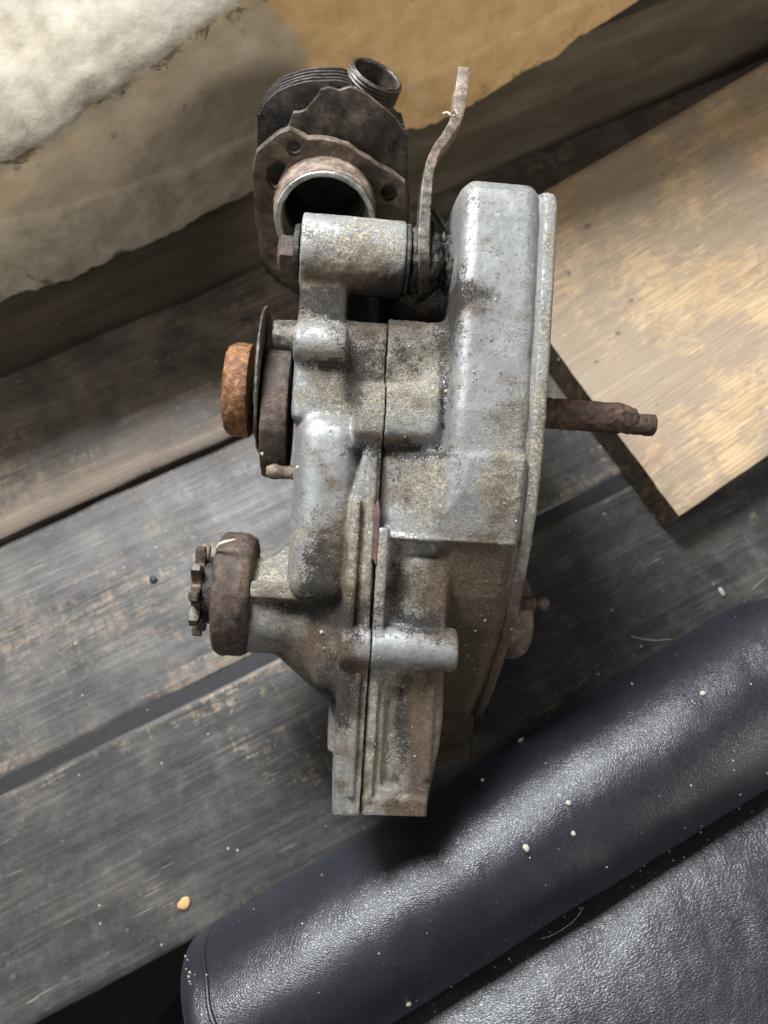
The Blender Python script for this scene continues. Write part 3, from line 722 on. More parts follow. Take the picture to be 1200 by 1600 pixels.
# perimeter of the flywheel side, in (b, w); lies on the bench along its lower run
PERI = [(-548, -330), (-558, -200), (-557, -110), (-552, -60), (-541, -26), (-522, -8), (-480, 0), (-330, 6), (-170, 6), (-39, -10), (30, -30), (73, -47), (134, -74), (190, -110), (251, -160), (315, -218), (378, -286), (425, -345), (455, -400), (452, -460), (425, -492),
        (300, -535), (100, -598), (-100, -664), (-300, -690), (-450, -600), (-520, -470)]
PERI = np.array(PERI, float)
CORE = np.array([(-345, -250), (-320, -130), (-250, -100), (-100, -95), (100, -105), (300, -150), (440, -190), (455, -420), (430, -488), (300, -528), (0, -625), (-150, -655), (-330, -560)], float)
HZ = [(-560, -470), (-560, -640), (-330, -700), (-250, -560), (-250, -470)]
def common(f, side):
    lo, hi = 0, 0
    return lo, hi
def build_right():
    f = Field(-9, 240, -576, 500, -712, 34, VS)
    lo = -4.4
    f.add(f.exa(PERI, 96, 225, 26), 0)
    f.add(f.exa(CORE, lo-20, 120, 10), 16)
    # upper gritty shelf
    f.add(f.box(lo-20, 120, eb(655, 492, -70), eb(655, 620, -70), -400, -90, 26), 22)
    # centre bump
    b0, b1 = eb(630, 592, -30), eb(630, 696, -30); bc = (b0+b1)/2+4
    f.add(f.cyl(lo-60, 86, bc, -84, 58, 14), 6)
    f.add(f.box(lo-60, 84, bc-48, bc+38, -300, -30, 18), 8)
    f.add(f.box(60, 120, bc-75, bc+75, -300, -50, 20), 18)
    # shelf that runs out over the flywheel side and ends in a sharp lip
    bl = eb(700, 850, -20)
    pt = PERI[:16]; slope = np.minimum(-64+.46*(f.A+3), np.interp(f.b, pt[:, 0], pt[:, 1]).astype(np.float32)[None, :, None]+3)+7*np.exp(-((f.B-bl+4)/5)**2)
    top = (f.W-slope)
    shelf = np.maximum(f.isect(f.isect(f.slab(f.A, lo-20, 221), f.slab(f.B, bc+58, bl+.0), 3), top, 9), -(f.W+260))
    f.add(shelf, 14)
    # strip beside the seam and the sunk pad
    f.add(f.box(lo-20, 13, bl-20, eb(590, 1000, -40), -300, -37, 5), 6)
    f.add(f.box(lo-20, ea(700, 930, -55), bl-20, eb(650, 1000, -60), -300, -72, 8), 6)
    f.add(f.box(ea(640, 930, -50), ea(701, 930, -50), eb(675, 872, -50), eb(675, 1000, -50), -300, -50, 11), 12)
    # cross boss
    bb = (eb(640, 986, -30)+eb(640, 1051, -30))/2
    f.add(f.cyl(lo-40, ea(712, 1018, -60), bb, -62, 36, 7), 5)
    f.add(f.box(lo-40, ea(706, 1018, -60), bb-24, bb+24, -300, -50, 9), 8)
    # lower block
    blk = np.array([(lo-20, 190), (ea(692, 1055, -70), 190), (ea(693, 1120, -72), eb(693, 1120, -72)), (ea(688, 1165, -72), eb(688, 1165, -72)), (ea(676, 1215, -74), eb(676, 1215, -74)), (ea(669, 1250, -74), eb(669, 1250, -74)), (lo-20, eb(600, 1250, -74))])
    f.add(f.exw(blk, -440, -70, 7), 6)
    f.add(f.box(lo-20, 14, 200, 480, -300, -60, 5), 5)
    f.add(f.box(ea(676, 1200, -60)-14, ea(676, 1200, -60)-2, 200, 440, -300, -64, 4), 8)
    f.cut(f.box(ea(600, 1150, -70), ea(628, 1150, -70), eb(610, 1075, -70), eb(610, 1232, -70), -86, 40, 9), 8)
    # end foot
    f.add(f.box(lo-20, ea(668, 1262, -64), eb(600, 1246, -64), eb(600, 1277, -64), -470, -62, 5), 4)
    # mounting lug low on the flywheel side
    l0 = E(680, 1152, -330); l1 = E(738, 1190, -330)
    f.add(f.box(80, l1[0], l0[1]-60, l1[1], -420, -330, 8), 8)
    f.add(f.box(lo-20, 110, eb(650, 400, -200), eb(650, 500, -200), -420, -200, 12), 20)
    f.add(f.exa(HZ, lo-20, 30, 10), 12)
    f.d = np.maximum(f.d, (-(f.A-lo)).astype(np.float32))
    return f
def build_left():
    f = Field(-292, 30, -576, 500, -712, 4, VS)
    hi = -6.4
    f.add(f.exa(CORE, -60, hi+20, 8), 0)
    f.add(f.exa(CORE[:, :]*np.array([1, 1])+np.array([0, -12]), -150, hi+20, 14) + np.maximum(0, (f.B-180))*.9*(f.A < -62), 14)
    # upper body
    aL = ea(461, 560, -85)
    f.add(f.box(aL, hi+20, eb(520, 492, -80), eb(500, 655, -80), -420, -92, 14, 22), 14)
    f.add(f.box(aL, ea(545, 440, -90), eb(500, 400, -90), eb(500, 655, -80), -420, -92, 9), 8)
    f.add(f.box(ea(500, 440, -150), hi+20, eb(550, 400, -200), eb(550, 500, -200), -420, -190, 12), 20)
    # small boss
    b0, b1 = eb(500, 499, -60), eb(500, 561, -60); bc = (b0+b1)/2
    f.add(f.cyl(aL-4, ea(543, 530, -62), bc, -92, 33, 12), 7)
    # centre bump, left end
    c0, c1 = eb(630, 592, -30), eb(630, 696, -30); cc = (c0+c1)/2+4
    f.add(f.cyl(ea(556, 640, -40), hi+60, cc, -84, 56, 13), 7)
    f.add(f.box(ea(556, 640, -40), hi+60, cc-48, cc+38, -300, -34, 14), 8)
    # big smooth bulge
    f.add(f.box(ea(461, 760, -62), ea(556, 780, -60), eb(500, 642, -60), eb(500, 950, -60), -300, -58, 38, 46), 12)
    f.add(f.box(ea(461, 760, -80), hi, eb(500, 660, -60), eb(500, 925, -60), -300, -98, 8), 10)
    # seam flange with two ribs
    aF = ea(541, 900, -45)
    fl = np.array([(hi+20, c1-10), (ea(572, 700, -45), c1-10), (ea(552, 775, -45), eb(552, 775, -45)), (ea(541, 840, -45), eb(541, 840, -45)), (ea(534, 985, -45), eb(534, 985, -45)), (ea(523, 1160, -50), eb(523, 1160, -50)), (ea(521, 1275, -60), eb(521, 1275, -60)), (hi+20, eb(560, 1275, -60))])
    f.add(f.exw(fl, -460, -52, 8), 7)
    ribL = [(E(558, 770, -42), E(549, 985, -42)), (E(548, 1050, -48), E(541, 1250, -56))]
    def rib(p, q, wd, wt, k=6):
        (a0, b0), (a1, b1) = p, q
        t = np.clip((f.B-b0)/(b1-b0), 0, 1); ac = a0+(a1-a0)*t
        d = f.isect(np.abs(f.A-ac)-wd, np.maximum(b0-f.B, f.B-b1)+0*f.A, 3)
        f.add(f.isect(d, f.W-wt, 4)*1.0+np.maximum(0, -(f.W+120)), k)
    rib(E(557, 780, -42), E(545, 985, -42), 7, -40); rib(E(586, 705, -40), E(572, 985, -42), 5, -37)
    rib(E(560, 1052, -44), E(548, 1245, -52), 5, -44)
    # cross boss
    bb = (eb(640, 986, -30)+eb(640, 1051, -30))/2
    f.add(f.cyl(ea(529, 1015, -50), hi+40, bb, -62, 36, 11), 5)
    f.add(f.box(ea(531, 1015, -50), hi+40, bb-24, bb+24, -300, -50, 11), 8)
    # end foot
    f.add(f.box(ea(520, 1262, -64), hi+20, eb(600, 1246, -64), eb(600, 1277, -64), -470, -62, 5), 4)
    # snout, cone and gussets
    sb = eb(430, 946, -230); sw = -232
    f.add(f.cyl(ea(383, 946, -200), hi, sb, sw, 88, 4), 6)
    f.add(f.cone(ea(398, 946, -200), -38, sb-4, sw-40, 70, 205, 4), 8)
    a0 = ea(392, 930, -150); yb = eb(430, 934, -140)
    rb = f.isect(f.isect(f.slab(f.A, a0, -38), f.slab(f.B, yb-26, yb), 3), f.W-(-136+np.clip((f.A+230)/170, 0, 1)*46), 4)
    f.add(np.maximum(rb, -(f.W+300)), 6)
    f.add(f.box(-100, hi, sb-150, sb+130, -480, -95, 30), 22)
    # pivot boss
    pb = (eb(550, 333, -90)+eb(550, 452, -100))/2-2
    f.add(f.box(ea(473, 395, -110), ea(600, 430, -120), pb, -300, -420, -150, 14), 14)
    f.add(f.exa(HZ, -140, hi+20, 10), 12)
    f.d = np.maximum(f.d, (f.A-hi).astype(np.float32)+0*f.d)
    f.add(f.cyl(ea(471, 395, -110), ea(632, 395, -110), pb, -126, 64, 4), 7)
    return f, (sb, sw), (pb, -126)

base = eng2world([0, 0, -649]); base[2] = 0.0
eng = empty('moped_engine', tuple(base), 'old grey cast alloy moped engine with rusty shafts and sprocket lying on the bench', 'engine')
def casting(name, f, seed):
    V, F = f.mesh()
    # masks in engine space (dust, oil)
    B = V[:, 1]; A = V[:, 0]; Wv = V[:, 2]
    def g(px, py, rx, ry, w=-60):
        a, b = E(px, py, w); return np.exp(-(((A-a)/rx)**2+((B-b)/ry)**2))
    grime = .42+.5*g(620, 560, 70, 90)+.45*g(530, 600, 60, 60)+.40*g(640, 920, 60, 60)+.35*g(640, 760, 60, 60)+.45*g(545, 400, 60, 60)+.4*g(560, 870, 25, 120)+.3*g(600, 1150, 60, 110)+.3*g(780, 800, 60, 110)
    grime += .3*g(430, 900, 60, 60, -150)+.25*g(690, 520, 14, 90)
    grime -= .50*g(780, 400, 70, 150)+.30*g(740, 620, 30, 130)+.35*g(480, 730, 40, 90)+.3*g(480, 690, 60, 50)+.45*g(620, 1015, 90, 34)+.3*g(500, 520, 40, 28)+.3*g(500, 350, 40, 18)
    oil = .29+.0*B+.35*g(640, 480, 120, 35)+.95/(1+np.exp(-(B-eb(760, 860, 0))/14))/(1+np.exp(-(A-92)/7))*(1-g(690, 1018, 40, 36))+.75*g(610, 470, 110, 30)+.3*g(560, 470, 80, 40)+.45*g(500, 960, 90, 60, -150)+.5*g(500, 1040, 60, 60, -150)+.35*g(520, 850, 40, 110)
    oil += .55*g(650, 1130, 30, 120)+.2*g(540, 1150, 40, 130)+.25*g(640, 920, 50, 50)+.30*g(500, 590, 60, 22)+.3*g(560, 440, 90, 26)+.25*g(610, 690, 70, 14)+.4*g(640, 1265, 60, 16)
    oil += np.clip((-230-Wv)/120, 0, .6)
    grime = np.clip(grime+.25*fbm(V, 60, seed), 0, 1); oil = np.clip(oil+.22*fbm(V, 45, seed+5), 0, 1)
    me0 = mesh_np(V, F, True)
    n = np.empty(len(V)*3, np.float32); me0.vertices.foreach_get('normal', n); n = n.reshape(-1, 3)
    bpy.data.meshes.remove(me0)
    amp = .5+3.2*np.clip(grime-.35, 0, 1)*(1-.0*oil)
    V = V+n*(fbm(V, 7, seed+1, 2)*amp*.55+fbm(V, 26, seed+2, 2)*.35)[:, None]
    me = mesh_np(eng2world(V)-loc_of(eng), F, True)
    blk = 1.0*g(610, 474, 130, 17, -90)+.9*g(545, 470, 90, 22)+.55*g(620, 440, 40, 26)+.5*g(700, 480, 14, 60)+.55*g(625, 706, 80, 11)+.5*g(500, 900, 36, 70)+.5*g(530, 950, 60, 30, -150)+.6*g(480, 950, 70, 10, -150)+.8*g(520, 1060, 40, 50, -200)+.5*g(555, 600, 14, 50)+.5*g(660, 975, 40, 16)+.45*g(628, 1150, 14, 90)+.45*g(500, 565, 50, 8)+.4*g(692, 600, 9, 90)+.3*g(625, 900, 12, 60)
    blk = blk*1.45+.10+.40*g(570, 560, 60, 60)+.38*g(650, 530, 50, 60)+.3*g(620, 740, 60, 50)+.3*g(640, 920, 50, 60)-.5*g(540, 360, 80, 30)
    blk = np.clip(blk+.2*fbm(V, 22, seed+8), 0, 1)
    set_mask(me, np.stack([grime, oil, blk], -1))
    vol_check = 0
    o = link(name, me, eng, CAST)
    return o
fr = build_right(); crr = casting('right_crankcase', fr, 1); del fr
fl_, SN, PV = build_left(); crl = casting('left_crankcase', fl_, 11); del fl_
crl['label'] = 'left crankcase half with the round snout'; crr['label'] = 'right crankcase half with the flywheel housing'

# orientation fix: surface nets may come out inward
for o in (crl, crr):
    bm = bmesh.new(); bm.from_mesh(o.data)
    if bm.calc_volume(signed=True) < 0:
        bmesh.ops.reverse_faces(bm, faces=bm.faces); bm.to_mesh(o.data)
    bm.free()

def smooth_poly(P, n=6):
    out = []
    m = len(P)
    for i in range(m):
        p0, p1, p2, p3 = P[i-1], P[i], P[(i+1) % m], P[(i+2) % m]
        for k in range(n):
            t = k/n
            out.append(.5*((2*p1)+(-p0+p2)*t+(2*p0-5*p1+4*p2-p3)*t*t+(-p0+3*p1-3*p2+p3)*t**3))
    return np.array(out)
def offset_poly(P, d):
    T = np.roll(P, -1, 0)-np.roll(P, 1, 0); T /= np.linalg.norm(T, axis=1)[:, None]
    Nn = np.stack([T[:, 1], -T[:, 0]], -1)
    c = P.mean(0)
    if np.mean(np.sum(Nn*(P-c), 1)) < 0: Nn = -Nn
    return P+Nn*d
PS = smooth_poly(PERI, 8)
def plate_a(name, prof, mat, rough=1.0, rs=8, mask=None):
    """closed (b,w) outline PS swept along a with (a, inset) steps"""
    V = []; k = len(PS)
    for a, ins in prof:
        Q = offset_poly(PS, -ins); V += [(a, q[0], q[1]) for q in Q]
    n = len(prof)
    F = [(i*k+j, i*k+(j+1) % k, (i+1)*k+(j+1) % k, (i+1)*k+j) for i in range(n-1) for j in range(k)]
    F += [tuple(range(k-1, -1, -1)), tuple((n-1)*k+j for j in range(k))]
    o = part_e(name, V, F, eng, mat, rough, rs, ang=50)
    me = o.data; co = np.array([v.co for v in me.vertices])
    Vn = np.array(V); oil = np.clip(.05+.9/(1+np.exp(-(Vn[:, 1]-60)/70))+.25*fbm(Vn, 50, 3), 0, 1)
    gr = np.clip(.55+.3*fbm(Vn, 40, 4), 0, 1)
    if len(me.vertices) == len(Vn): set_mask(me, np.stack([gr, oil, oil*0], -1))
    return o
plate_a('cover_gasket', [(218, 20), (218, 12), (232, 12), (232, 20)], CAST)
plate_a('cover_plate', [(228, 16), (228.2, 12), (230, 10), (233, 9), (237, 9), (240, 9), (243, 9.4), (246, 10), (249, 12.5), (251, 18), (251.3, 30), (251.4, 60)], CAST)

# red gasket remnant by the seam
ga = [(E(584, 792, -30)), (E(592, 780, -30)), E(594, 800, -30), E(591, 850, -30), E(588, 884, -30), E(582, 872, -30), E(579, 880, -30), E(584, 835, -30)]
V = [(a, b, -37.0+.0) for a, b in ga]+[(a, b, -45) for a, b in ga]
k = len(ga); F = [tuple(range(k)), tuple(range(2*k-1, k-1, -1))]+[(i, (i+1) % k, k+(i+1) % k, k+i) for i in range(k)]
part_e('gasket_scrap', V, F, eng, GASK, .0, smooth=False)

# ---- pivot: bolt, washer stack, lever
pb, pw = PV
def ax(px, py=395, w=-126): return ea(px, py, w)
x0 = ax(471)
alathe('washer', PV, [(x0-12, 0), (x0-12, 34), (x0-12, 44), (x0-2, 46), (x0-1, 0)], eng, GREASE, 1.6, 6)
# rusty bolt head, six-sided and worn
def hexprof(name, cb, cw, a0, a1, r, mat, parent=eng, nside=6, rot=.2, bev=5, rough=2):
    V = []; 
    for a, s_ in ((a0, .78), (a0+bev, 1.0), ((a0+a1)/2, 1.0), (a1, 1.0)):
        for k in range(nside*6):
            t = 2*math.pi*k/(nside*6)+rot; q = (t-rot) % (2*math.pi/nside)-math.pi/nside
            rr = r*s_*min(1.0, math.cos(math.pi/nside)/math.cos(q)+.03)
            V.append((a, cb+rr*math.cos(t), cw+rr*math.sin(t)))
    m = nside*6; F = [(i*m+k, i*m+(k+1) % m, (i+1)*m+(k+1) % m, (i+1)*m+k) for i in range(3) for k in range(m)]+[tuple(range(m-1, -1, -1)), tuple(3*m+k for k in range(m))]
    return part_e(name, V, F, parent, mat, rough, 8, ang=25)
hexprof('bolt_head', pb+8, pw+2, x0-38, x0-11, 35, RUST_B)
x1 = ax(632)
alathe('rubber_seal', PV, [(x1-1, 0), (x1-1, 60), (x1+7, 61), (x1+8, 0)], eng, GREASE, .8)
alathe('pivot_collar', PV, [(x1+7, 0), (x1+8, 54), (x1+20, 56), (x1+24, 52), (x1+34, 54), (x1+36, 0)], eng, GREASE, 5, 9, step=3)
alathe('return_spring', PV, [(x1+36, 0), (x1+37, 50)]+[(x1+46, 54), (x1+58, 46)]+[(x1+67, 36), (x1+74, 34), (x1+75, 0)], eng, GREASE, 7, 9, r=1, step=3)
alathe('pivot_pin', PV, [(x1+70, 0), (x1+71, 46), (x1+80, 50), (x1+86, 42), (ea(722, 395, -126)+8, 40), (ea(722, 395, -126)+8, 0)], eng, GREASE, 5, 9, step=3)
# lever: bent flat bar
lev = [(663, 458, -120), (663, 430, -84), (663, 400, -64), (663, 370, -62), (664, 340, -70), (667, 300, -88), (672, 262, -98), (681, 236, -104), (697, 213, -104), (710, 192, -104), (716, 176, -104), (720, 150, -106), (723, 126, -108), (725, 104, -110)]
C = np.array([(*E(p[0], p[1], p[2]), p[2]) for p in lev])
def catmull(P, n=5):
    out = []
    for i in range(len(P)-1):
        p0 = P[max(i-1, 0)]; p1 = P[i]; p2 = P[i+1]; p3 = P[min(i+2, len(P)-1)]
        for k in range(n):
            t = k/n; out.append(.5*((2*p1)+(-p0+p2)*t+(2*p0-5*p1+4*p2-p3)*t*t+(-p0+3*p1-3*p2+p3)*t**3))
    out.append(P[-1]); return np.array(out)
C = catmull(C, 5)
sec = [(-.8, 1), (.8, 1), (1, .94), (1, -.94), (.8, -1), (-.8, -1), (-1, -.94), (-1, .94)]
def bar_e(name, C, t0, mat):
    V = []; n = len(C)
    for i, c in enumerate(C):
        t = C[min(i+1, n-1)]-C[max(i-1, 0)]; t /= np.linalg.norm(t); nn = np.array([-t[1], t[0], 0]); nn /= np.linalg.norm(nn)
        s_ = t0+(1-t0)*i/(n-1) if t0 else .45*i/(n-1)
        hw = 9.4+1.2*math.sin(s_*9)*(s_ > .4); dp = 30-14*s_
        for (x, y) in sec: V.append(c-nn*x*hw+np.array([0, 0, 1])*(y*dp-dp))
    k = len(sec); F = [(i*k+j, i*k+(j+1) % k, (i+1)*k+(j+1) % k, (i+1)*k+j) for i in range(n-1) for j in range(k)]+[tuple(range(k-1, -1, -1)), tuple((n-1)*k+j for j in range(k))]
    o = part_e(name, V, F, eng, mat, 0, sub=1, ang=30); roughen(o.data, .9*S, 9*S); return o
bar_e('lever_blade', C[:31], 0, STEEL_D); bar_e('lever_arm', C[30:], .45, RUST_P)
# spring lug and greasy strand by the lever
def strip_e(name, pts, rad, mat, seg=7, rough=0):
    P = catmull(np.array([(*E(x, y, w), w) for x, y, w in pts]), 6); W_ = eng2world(P)
    return tube_world(name, W_, lambda t: rad(t)*S if callable(rad) else rad*S, mat, eng, seg)
strip_e('spring_hook', [(672, 322, -120), (684, 340, -128), (697, 358, -132), (704, 380, -140), (700, 400, -150)], 5, GREASE)
strip_e('spring_hook', [(676, 345, -120), (680, 362, -124), (690, 376, -124)], 4, GREASE)
strip_e('wire_scrap', [(692, 178, -92), (699, 176, -88), (706, 181, -86), (713, 180, -88), (712, 172, -88)], 2.2, mat_plain('pale_fibre', (.45, .38, .28)))
strip_e('wire_scrap', [(704, 182, -86), (709, 174, -84), (714, 186, -86)], 1.8, RUST_P)

# ---- left side: pulley group
WP = -215
def pl(px, py=610): return ea(px, py, WP+90)
cb = eb(378, 612, WP); K1 = (FPX-WP)/FPX
cxc = (eb(375, 610, WP), WP)
alathe('rusty_collar', cxc, [(ea(356, 610, WP), 0), (ea(356, 610, WP), 60), (ea(354, 610, WP)+1, 74), (ea(357, 610, WP)+5, 82), (ea(370, 610, WP), 84.5), (ea(394, 610, WP), 85), (ea(396, 610, WP), 0)], eng, RUST_O, 1.5, 8, r=5)
cxd = (eb(400, 594, WP-10), WP-12)
ad = ea(397, 595, WP+120)
alathe('dished_washer', cxd, [(ad, 0), (ad, 90), (ad-1, 128), (ad+1, 134), (ad+5, 134), (ad+6, 126), (ad+6, 0)], eng, STEEL_D, 1.4, 8, r=2, wob=.006, seg=96)
# thick cam disc, flat above and longer below
cxr = eb(428, 642, WP); 
pts = []
for k_ in range(96):
    t = 2*math.pi*k_/96; r_ = 118
    b_ = cxr+r_*math.sin(t)*1.03; w_ = WP-16+r_*math.cos(t)
    pts.append((max(b_, cxr-112), w_))
a0, a1 = ea(405, 640, WP+100), ea(448, 640, WP+100)
V = []; prof = [(a0, .93), (a0+2, .985), (a0+6, 1.0), (a0+14, 1.0), (a0+22, 1.0), (a0+30, 1.0), (a1-5, 1.0), (a1-1, .985), (a1, .93)]
for a, s_ in prof: V += [(a, cxr+(b_-cxr)*s_, WP-16+(w_-WP+16)*s_) for b_, w_ in pts]
m = 96; F = [(i*m+k, i*m+(k+1) % m, (i+1)*m+(k+1) % m, (i+1)*m+k) for i in range(len(prof)-1) for k in range(m)]+[tuple(range(m-1, -1, -1)), tuple((len(prof)-1)*m+k for k in range(m))]
part_e('cam_disc', V, F, eng, RUST_B, 2.0, 8, ang=45)
alathe('main_shaft', cxc, [(ea(380, 610, WP), 0), (ea(380, 610, WP), 40), (ea(470, 610, WP), 40), (ea(470, 610, WP), 0)], eng, GREASE, 1)
# stub post behind the disc
cs = (eb(445, 530, -180), -195)
alathe('stub_post', cs, [(ea(424, 530, -160), 0), (ea(424, 530, -160), 36), (ea(462, 530, -160)+20, 38), (ea(462, 530, -160)+20, 0)], eng, STEEL_D, 2, 8, r=6)
cp = (eb(435, 737, -150), -160)
alathe('locating_pin', cp, [(ea(415, 737, -150), 0), (ea(416, 737, -150), 10), (ea(424, 737, -150), 14), (ea(432, 737, -150), 14.5), (ea(436, 737, -150), 12), (ea(475, 737, -150), 12), (ea(476, 737, -150), 0)], eng, RUST_P, 1.6, 6, seg=32, r=3, step=3)

# ---- output: seal ring and sprocket
sb, sw = SN
k1, k2 = ea(328, 928, sw+90), ea(390, 928, sw+90)
alathe('bearing_ring', (sb-18, sw), [(k1+3, 0), (k1, 60), (k1+1, 100), (k1+7, 111), (k1+16, 114), (k2-18, 113), (k2-8, 108), (k2, 102), (k2, 0)], eng, RUST_B, 1.8, 10, r=4, wob=.004)
# curl of pale paint on the ring
strip_e('peeling_sliver', [(337, 878, sw+62), (338, 860, sw+78), (345, 850, sw+92), (356, 846, sw+98), (368, 843, sw+99)], lambda t: 1.6+1.6*math.sin(t*3), mat_plain('pale_flake', (.5, .45, .36)))
sa0, sa1 = ea(299, 925, sw+50), ea(315, 925, sw+50)
nt_ = 10; pts = []
for k_ in range(nt_*8):
    t = 2*math.pi*k_/(nt_*8); ph = (k_ % 8)/8
    r_ = {0: 85, 1: 85, 2: 84, 3: 66, 4: 58, 5: 57, 6: 60, 7: 70}[k_ % 8]
    pts.append((r_*math.cos(t+.2), r_*math.sin(t+.2)))
V = []; prof = [(sa0, .96), (sa0+2, 1), (sa0+8, 1), (sa1-2, 1), (sa1, .97), (sa1, .5)]
for a, s_ in prof: V += [(a, sb-22+x*s_, sw+y*s_) for x, y in pts]
m = len(pts); F = [(i*m+k, i*m+(k+1) % m, (i+1)*m+(k+1) % m, (i+1)*m+k) for i in range(len(prof)-1) for k in range(m)]+[tuple(range(m-1, -1, -1)), tuple((len(prof)-1)*m+k for k in range(m))]
part_e('sprocket', V, F, eng, TOOTH, .6, 8, ang=24)
alathe('output_hub', (sb-20, sw), [(sa0-3, 0), (sa0-3, 30), (sa0, 34), (sa1, 36), (sa1, 58), (k1-2, 60), (k1+3, 60), (k1+4, 0)], eng, GREASE, 1.5, 8)

# ---- right side: shaft, hub boss, nipple
WS = -150
cs = (eb(900, 649, WS), WS)
r_s = 24*(FPX-WS)/FPX
aS = lambda px: ea(px, 651, WS)
prof = [(230, 0), (230, r_s), (aS(955), r_s*1.0), (aS(964), r_s*1.07), (aS(970), r_s*.98), (aS(990), r_s*.78), (aS(996), 0)]
alathe('pedal_shaft', cs, prof, eng, RUST_D, 2.2, 7, r=1, wob=.008, step=3, seg=80)
pr = [(aS(975), 0), (aS(975), r_s*.66)]+[(aS(980)+i*2.6, r_s*(.72 if i % 2 else .66)) for i in range(1, 14)]+[(aS(1020), r_s*.72), (aS(1022), r_s*.68), (aS(1022), 0)]
alathe('threaded_tip', (cs[0]+8, cs[1]), pr, eng, RUST_D, 1.2, 6, r=.6, step=3, seg=64)
ch = (eb(812, 965, -200), -232)
alathe('hub_boss', ch, [(240, 0), (240, 82), (ea(820, 960, -170), 80), (ea(833, 960, -170), 72), (ea(834, 960, -170), 0)], eng, IRON_T, 2.2, 12, r=6)
cn = (eb(830, 943, -130), -130)
an = lambda px: ea(px, 943, -130)
alathe('grease_nipple', cn, [(240, 0), (240, 12), (an(834), 12), (an(837), 7), (an(840), 7), (an(843), 12), (an(853), 12), (an(857), 8), (an(857), 0)], eng, RUST_B, .9, 5, seg=32, r=2, step=2)

# ------------------------------------------------------------------ cylinder barrel
DW = -250
fc = np.array([(515-600)*(FPX-DW)/FPX, (318-800)*(FPX-DW)/FPX, DW])
rh = fc-np.array([0, 0, FPX]); rh /= np.linalg.norm(rh)
al = R(25)
dn = np.array([0, 1., 0]); dn -= rh*np.dot(dn, rh); dn /= np.linalg.norm(dn)
BN = -rh*math.cos(al)+dn*math.sin(al)                          # barrel axis, towards the viewer
BU = np.cross(np.array([0, 1., 0]), BN); BU /= np.linalg.norm(BU); 
if BU[0] < 0: BU = -BU
BV = np.cross(BN, BU); 
if BV[1] < 0: BV = -BV
def b2c(P): P = np.asarray(P, float); return fc+P[..., 0:1]*BU+P[..., 1:2]*BV+P[..., 2:3]*BN
def c2uv(px, py, t):                                            # pixel -> (u, v) on the plane at height t of the barrel
    o = np.array([0, 0, FPX]); d = np.array([px-600., py-800., -FPX]); c = fc+BN*t
    s_ = np.dot(c-o, BN)/np.dot(d, BN); p = o+d*s_-fc
    return np.array([np.dot(p, BU), np.dot(p, BV)])
bw = cam2world(b2c([0, 60, -120])); 
bar = empty('cylinder_barrel', (bw[0], bw[1], bw[2]), 'black finned engine cylinder with broken fins and threaded port, propped behind the engine', 'cylinder')
def part_b(name, V, F, mat, parent=None, rough=0, rs=8, ang=35, smooth=True):
    me = mesh_np(cam2world(b2c(V))-loc_of(bar), F, smooth)
    bm = bmesh.new(); bm.from_mesh(me); bmesh.ops.recalc_face_normals(bm, faces=bm.faces); bm.to_mesh(me); bm.free()
    me.polygons.foreach_set('use_smooth', np.full(len(me.polygons), smooth)); sharp(me, ang)
    if rough: roughen(me, rough*S, rs*S)
    return link(name, me, parent or bar, mat)
def plate_b(name, outline, holes, t0, t1, mat, rough=.8, bev=2.0, rs=9):
    """flat plate with holes: outline/holes in (u,v); a filled 2D curve turned into a mesh"""
    cu = bpy.data.curves.new('c', 'CURVE'); cu.dimensions = '2D'; cu.fill_mode = 'BOTH'
    cu.extrude = (t1-t0)/2-bev; cu.bevel_depth = bev; cu.bevel_resolution = 1; cu.offset = -bev
    for poly in [outline]+holes:
        sp = cu.splines.new('POLY'); sp.points.add(len(poly)-1); sp.use_cyclic_u = True
        for i, p in enumerate(poly): sp.points[i].co = (p[0], p[1], 0, 1)
    o = bpy.data.objects.new('c', cu); me = bpy.data.meshes.new_from_object(o); bpy.data.objects.remove(o); bpy.data.curves.remove(cu)
    n = len(me.vertices); co = np.empty(n*3, np.float32); me.vertices.foreach_get('co', co); co = co.reshape(-1, 3).astype(float); co[:, 2] += (t0+t1)/2
    w_ = cam2world(b2c(co))-loc_of(bar); me.vertices.foreach_set('co', w_.astype(np.float32).ravel()); me.update()
    bm = bmesh.new(); bm.from_mesh(me); bmesh.ops.remove_doubles(bm, verts=bm.verts, dist=1e-7); bmesh.ops.recalc_face_normals(bm, faces=bm.faces); bm.to_mesh(me); bm.free()
    me.polygons.foreach_set('use_smooth', np.ones(len(me.polygons), bool)); sharp(me, 40)
    me.materials.clear()
    return link(name, me, bar, mat)
def circ(c, r, n=28): return [(c[0]+r*math.cos(2*math.pi*k/n), c[1]+r*math.sin(2*math.pi*k/n)) for k in range(n)]
def jag(P, amp, seed, n=6):
    P = np.array(P, float); Q = []
    for i in range(len(P)):
        a, b = P[i], P[(i+1) % len(P)]
        m_ = max(1, int(np.linalg.norm(b-a)/n))
        for k in range(m_): Q.append(a+(b-a)*k/m_)
    Q = np.array(Q); z = np.zeros((len(Q), 1)); P3 = np.concatenate([Q, z], 1)
    return np.stack([Q[:, 0]+vnoise(P3, 14, seed)*amp, Q[:, 1]+vnoise(P3, 14, seed+9)*amp], -1)
def C2(pts, t): return [c2uv(x, y, t) for x, y in pts]
TF = 9
flange = C2([(394, 268), (400, 240), (420, 221), (437, 208), (452, 203), (466, 210), (482, 218), (500, 217), (522, 221), (545, 229), (560, 240), (578, 250), (594, 262), (612, 270), (633, 286), (634, 330), (632, 400), (610, 436), (560, 462), (480, 458), (438, 438), (410, 404), (400, 350)], TF)
bore_c = c2uv(508, 325, TF); RL = 97.0
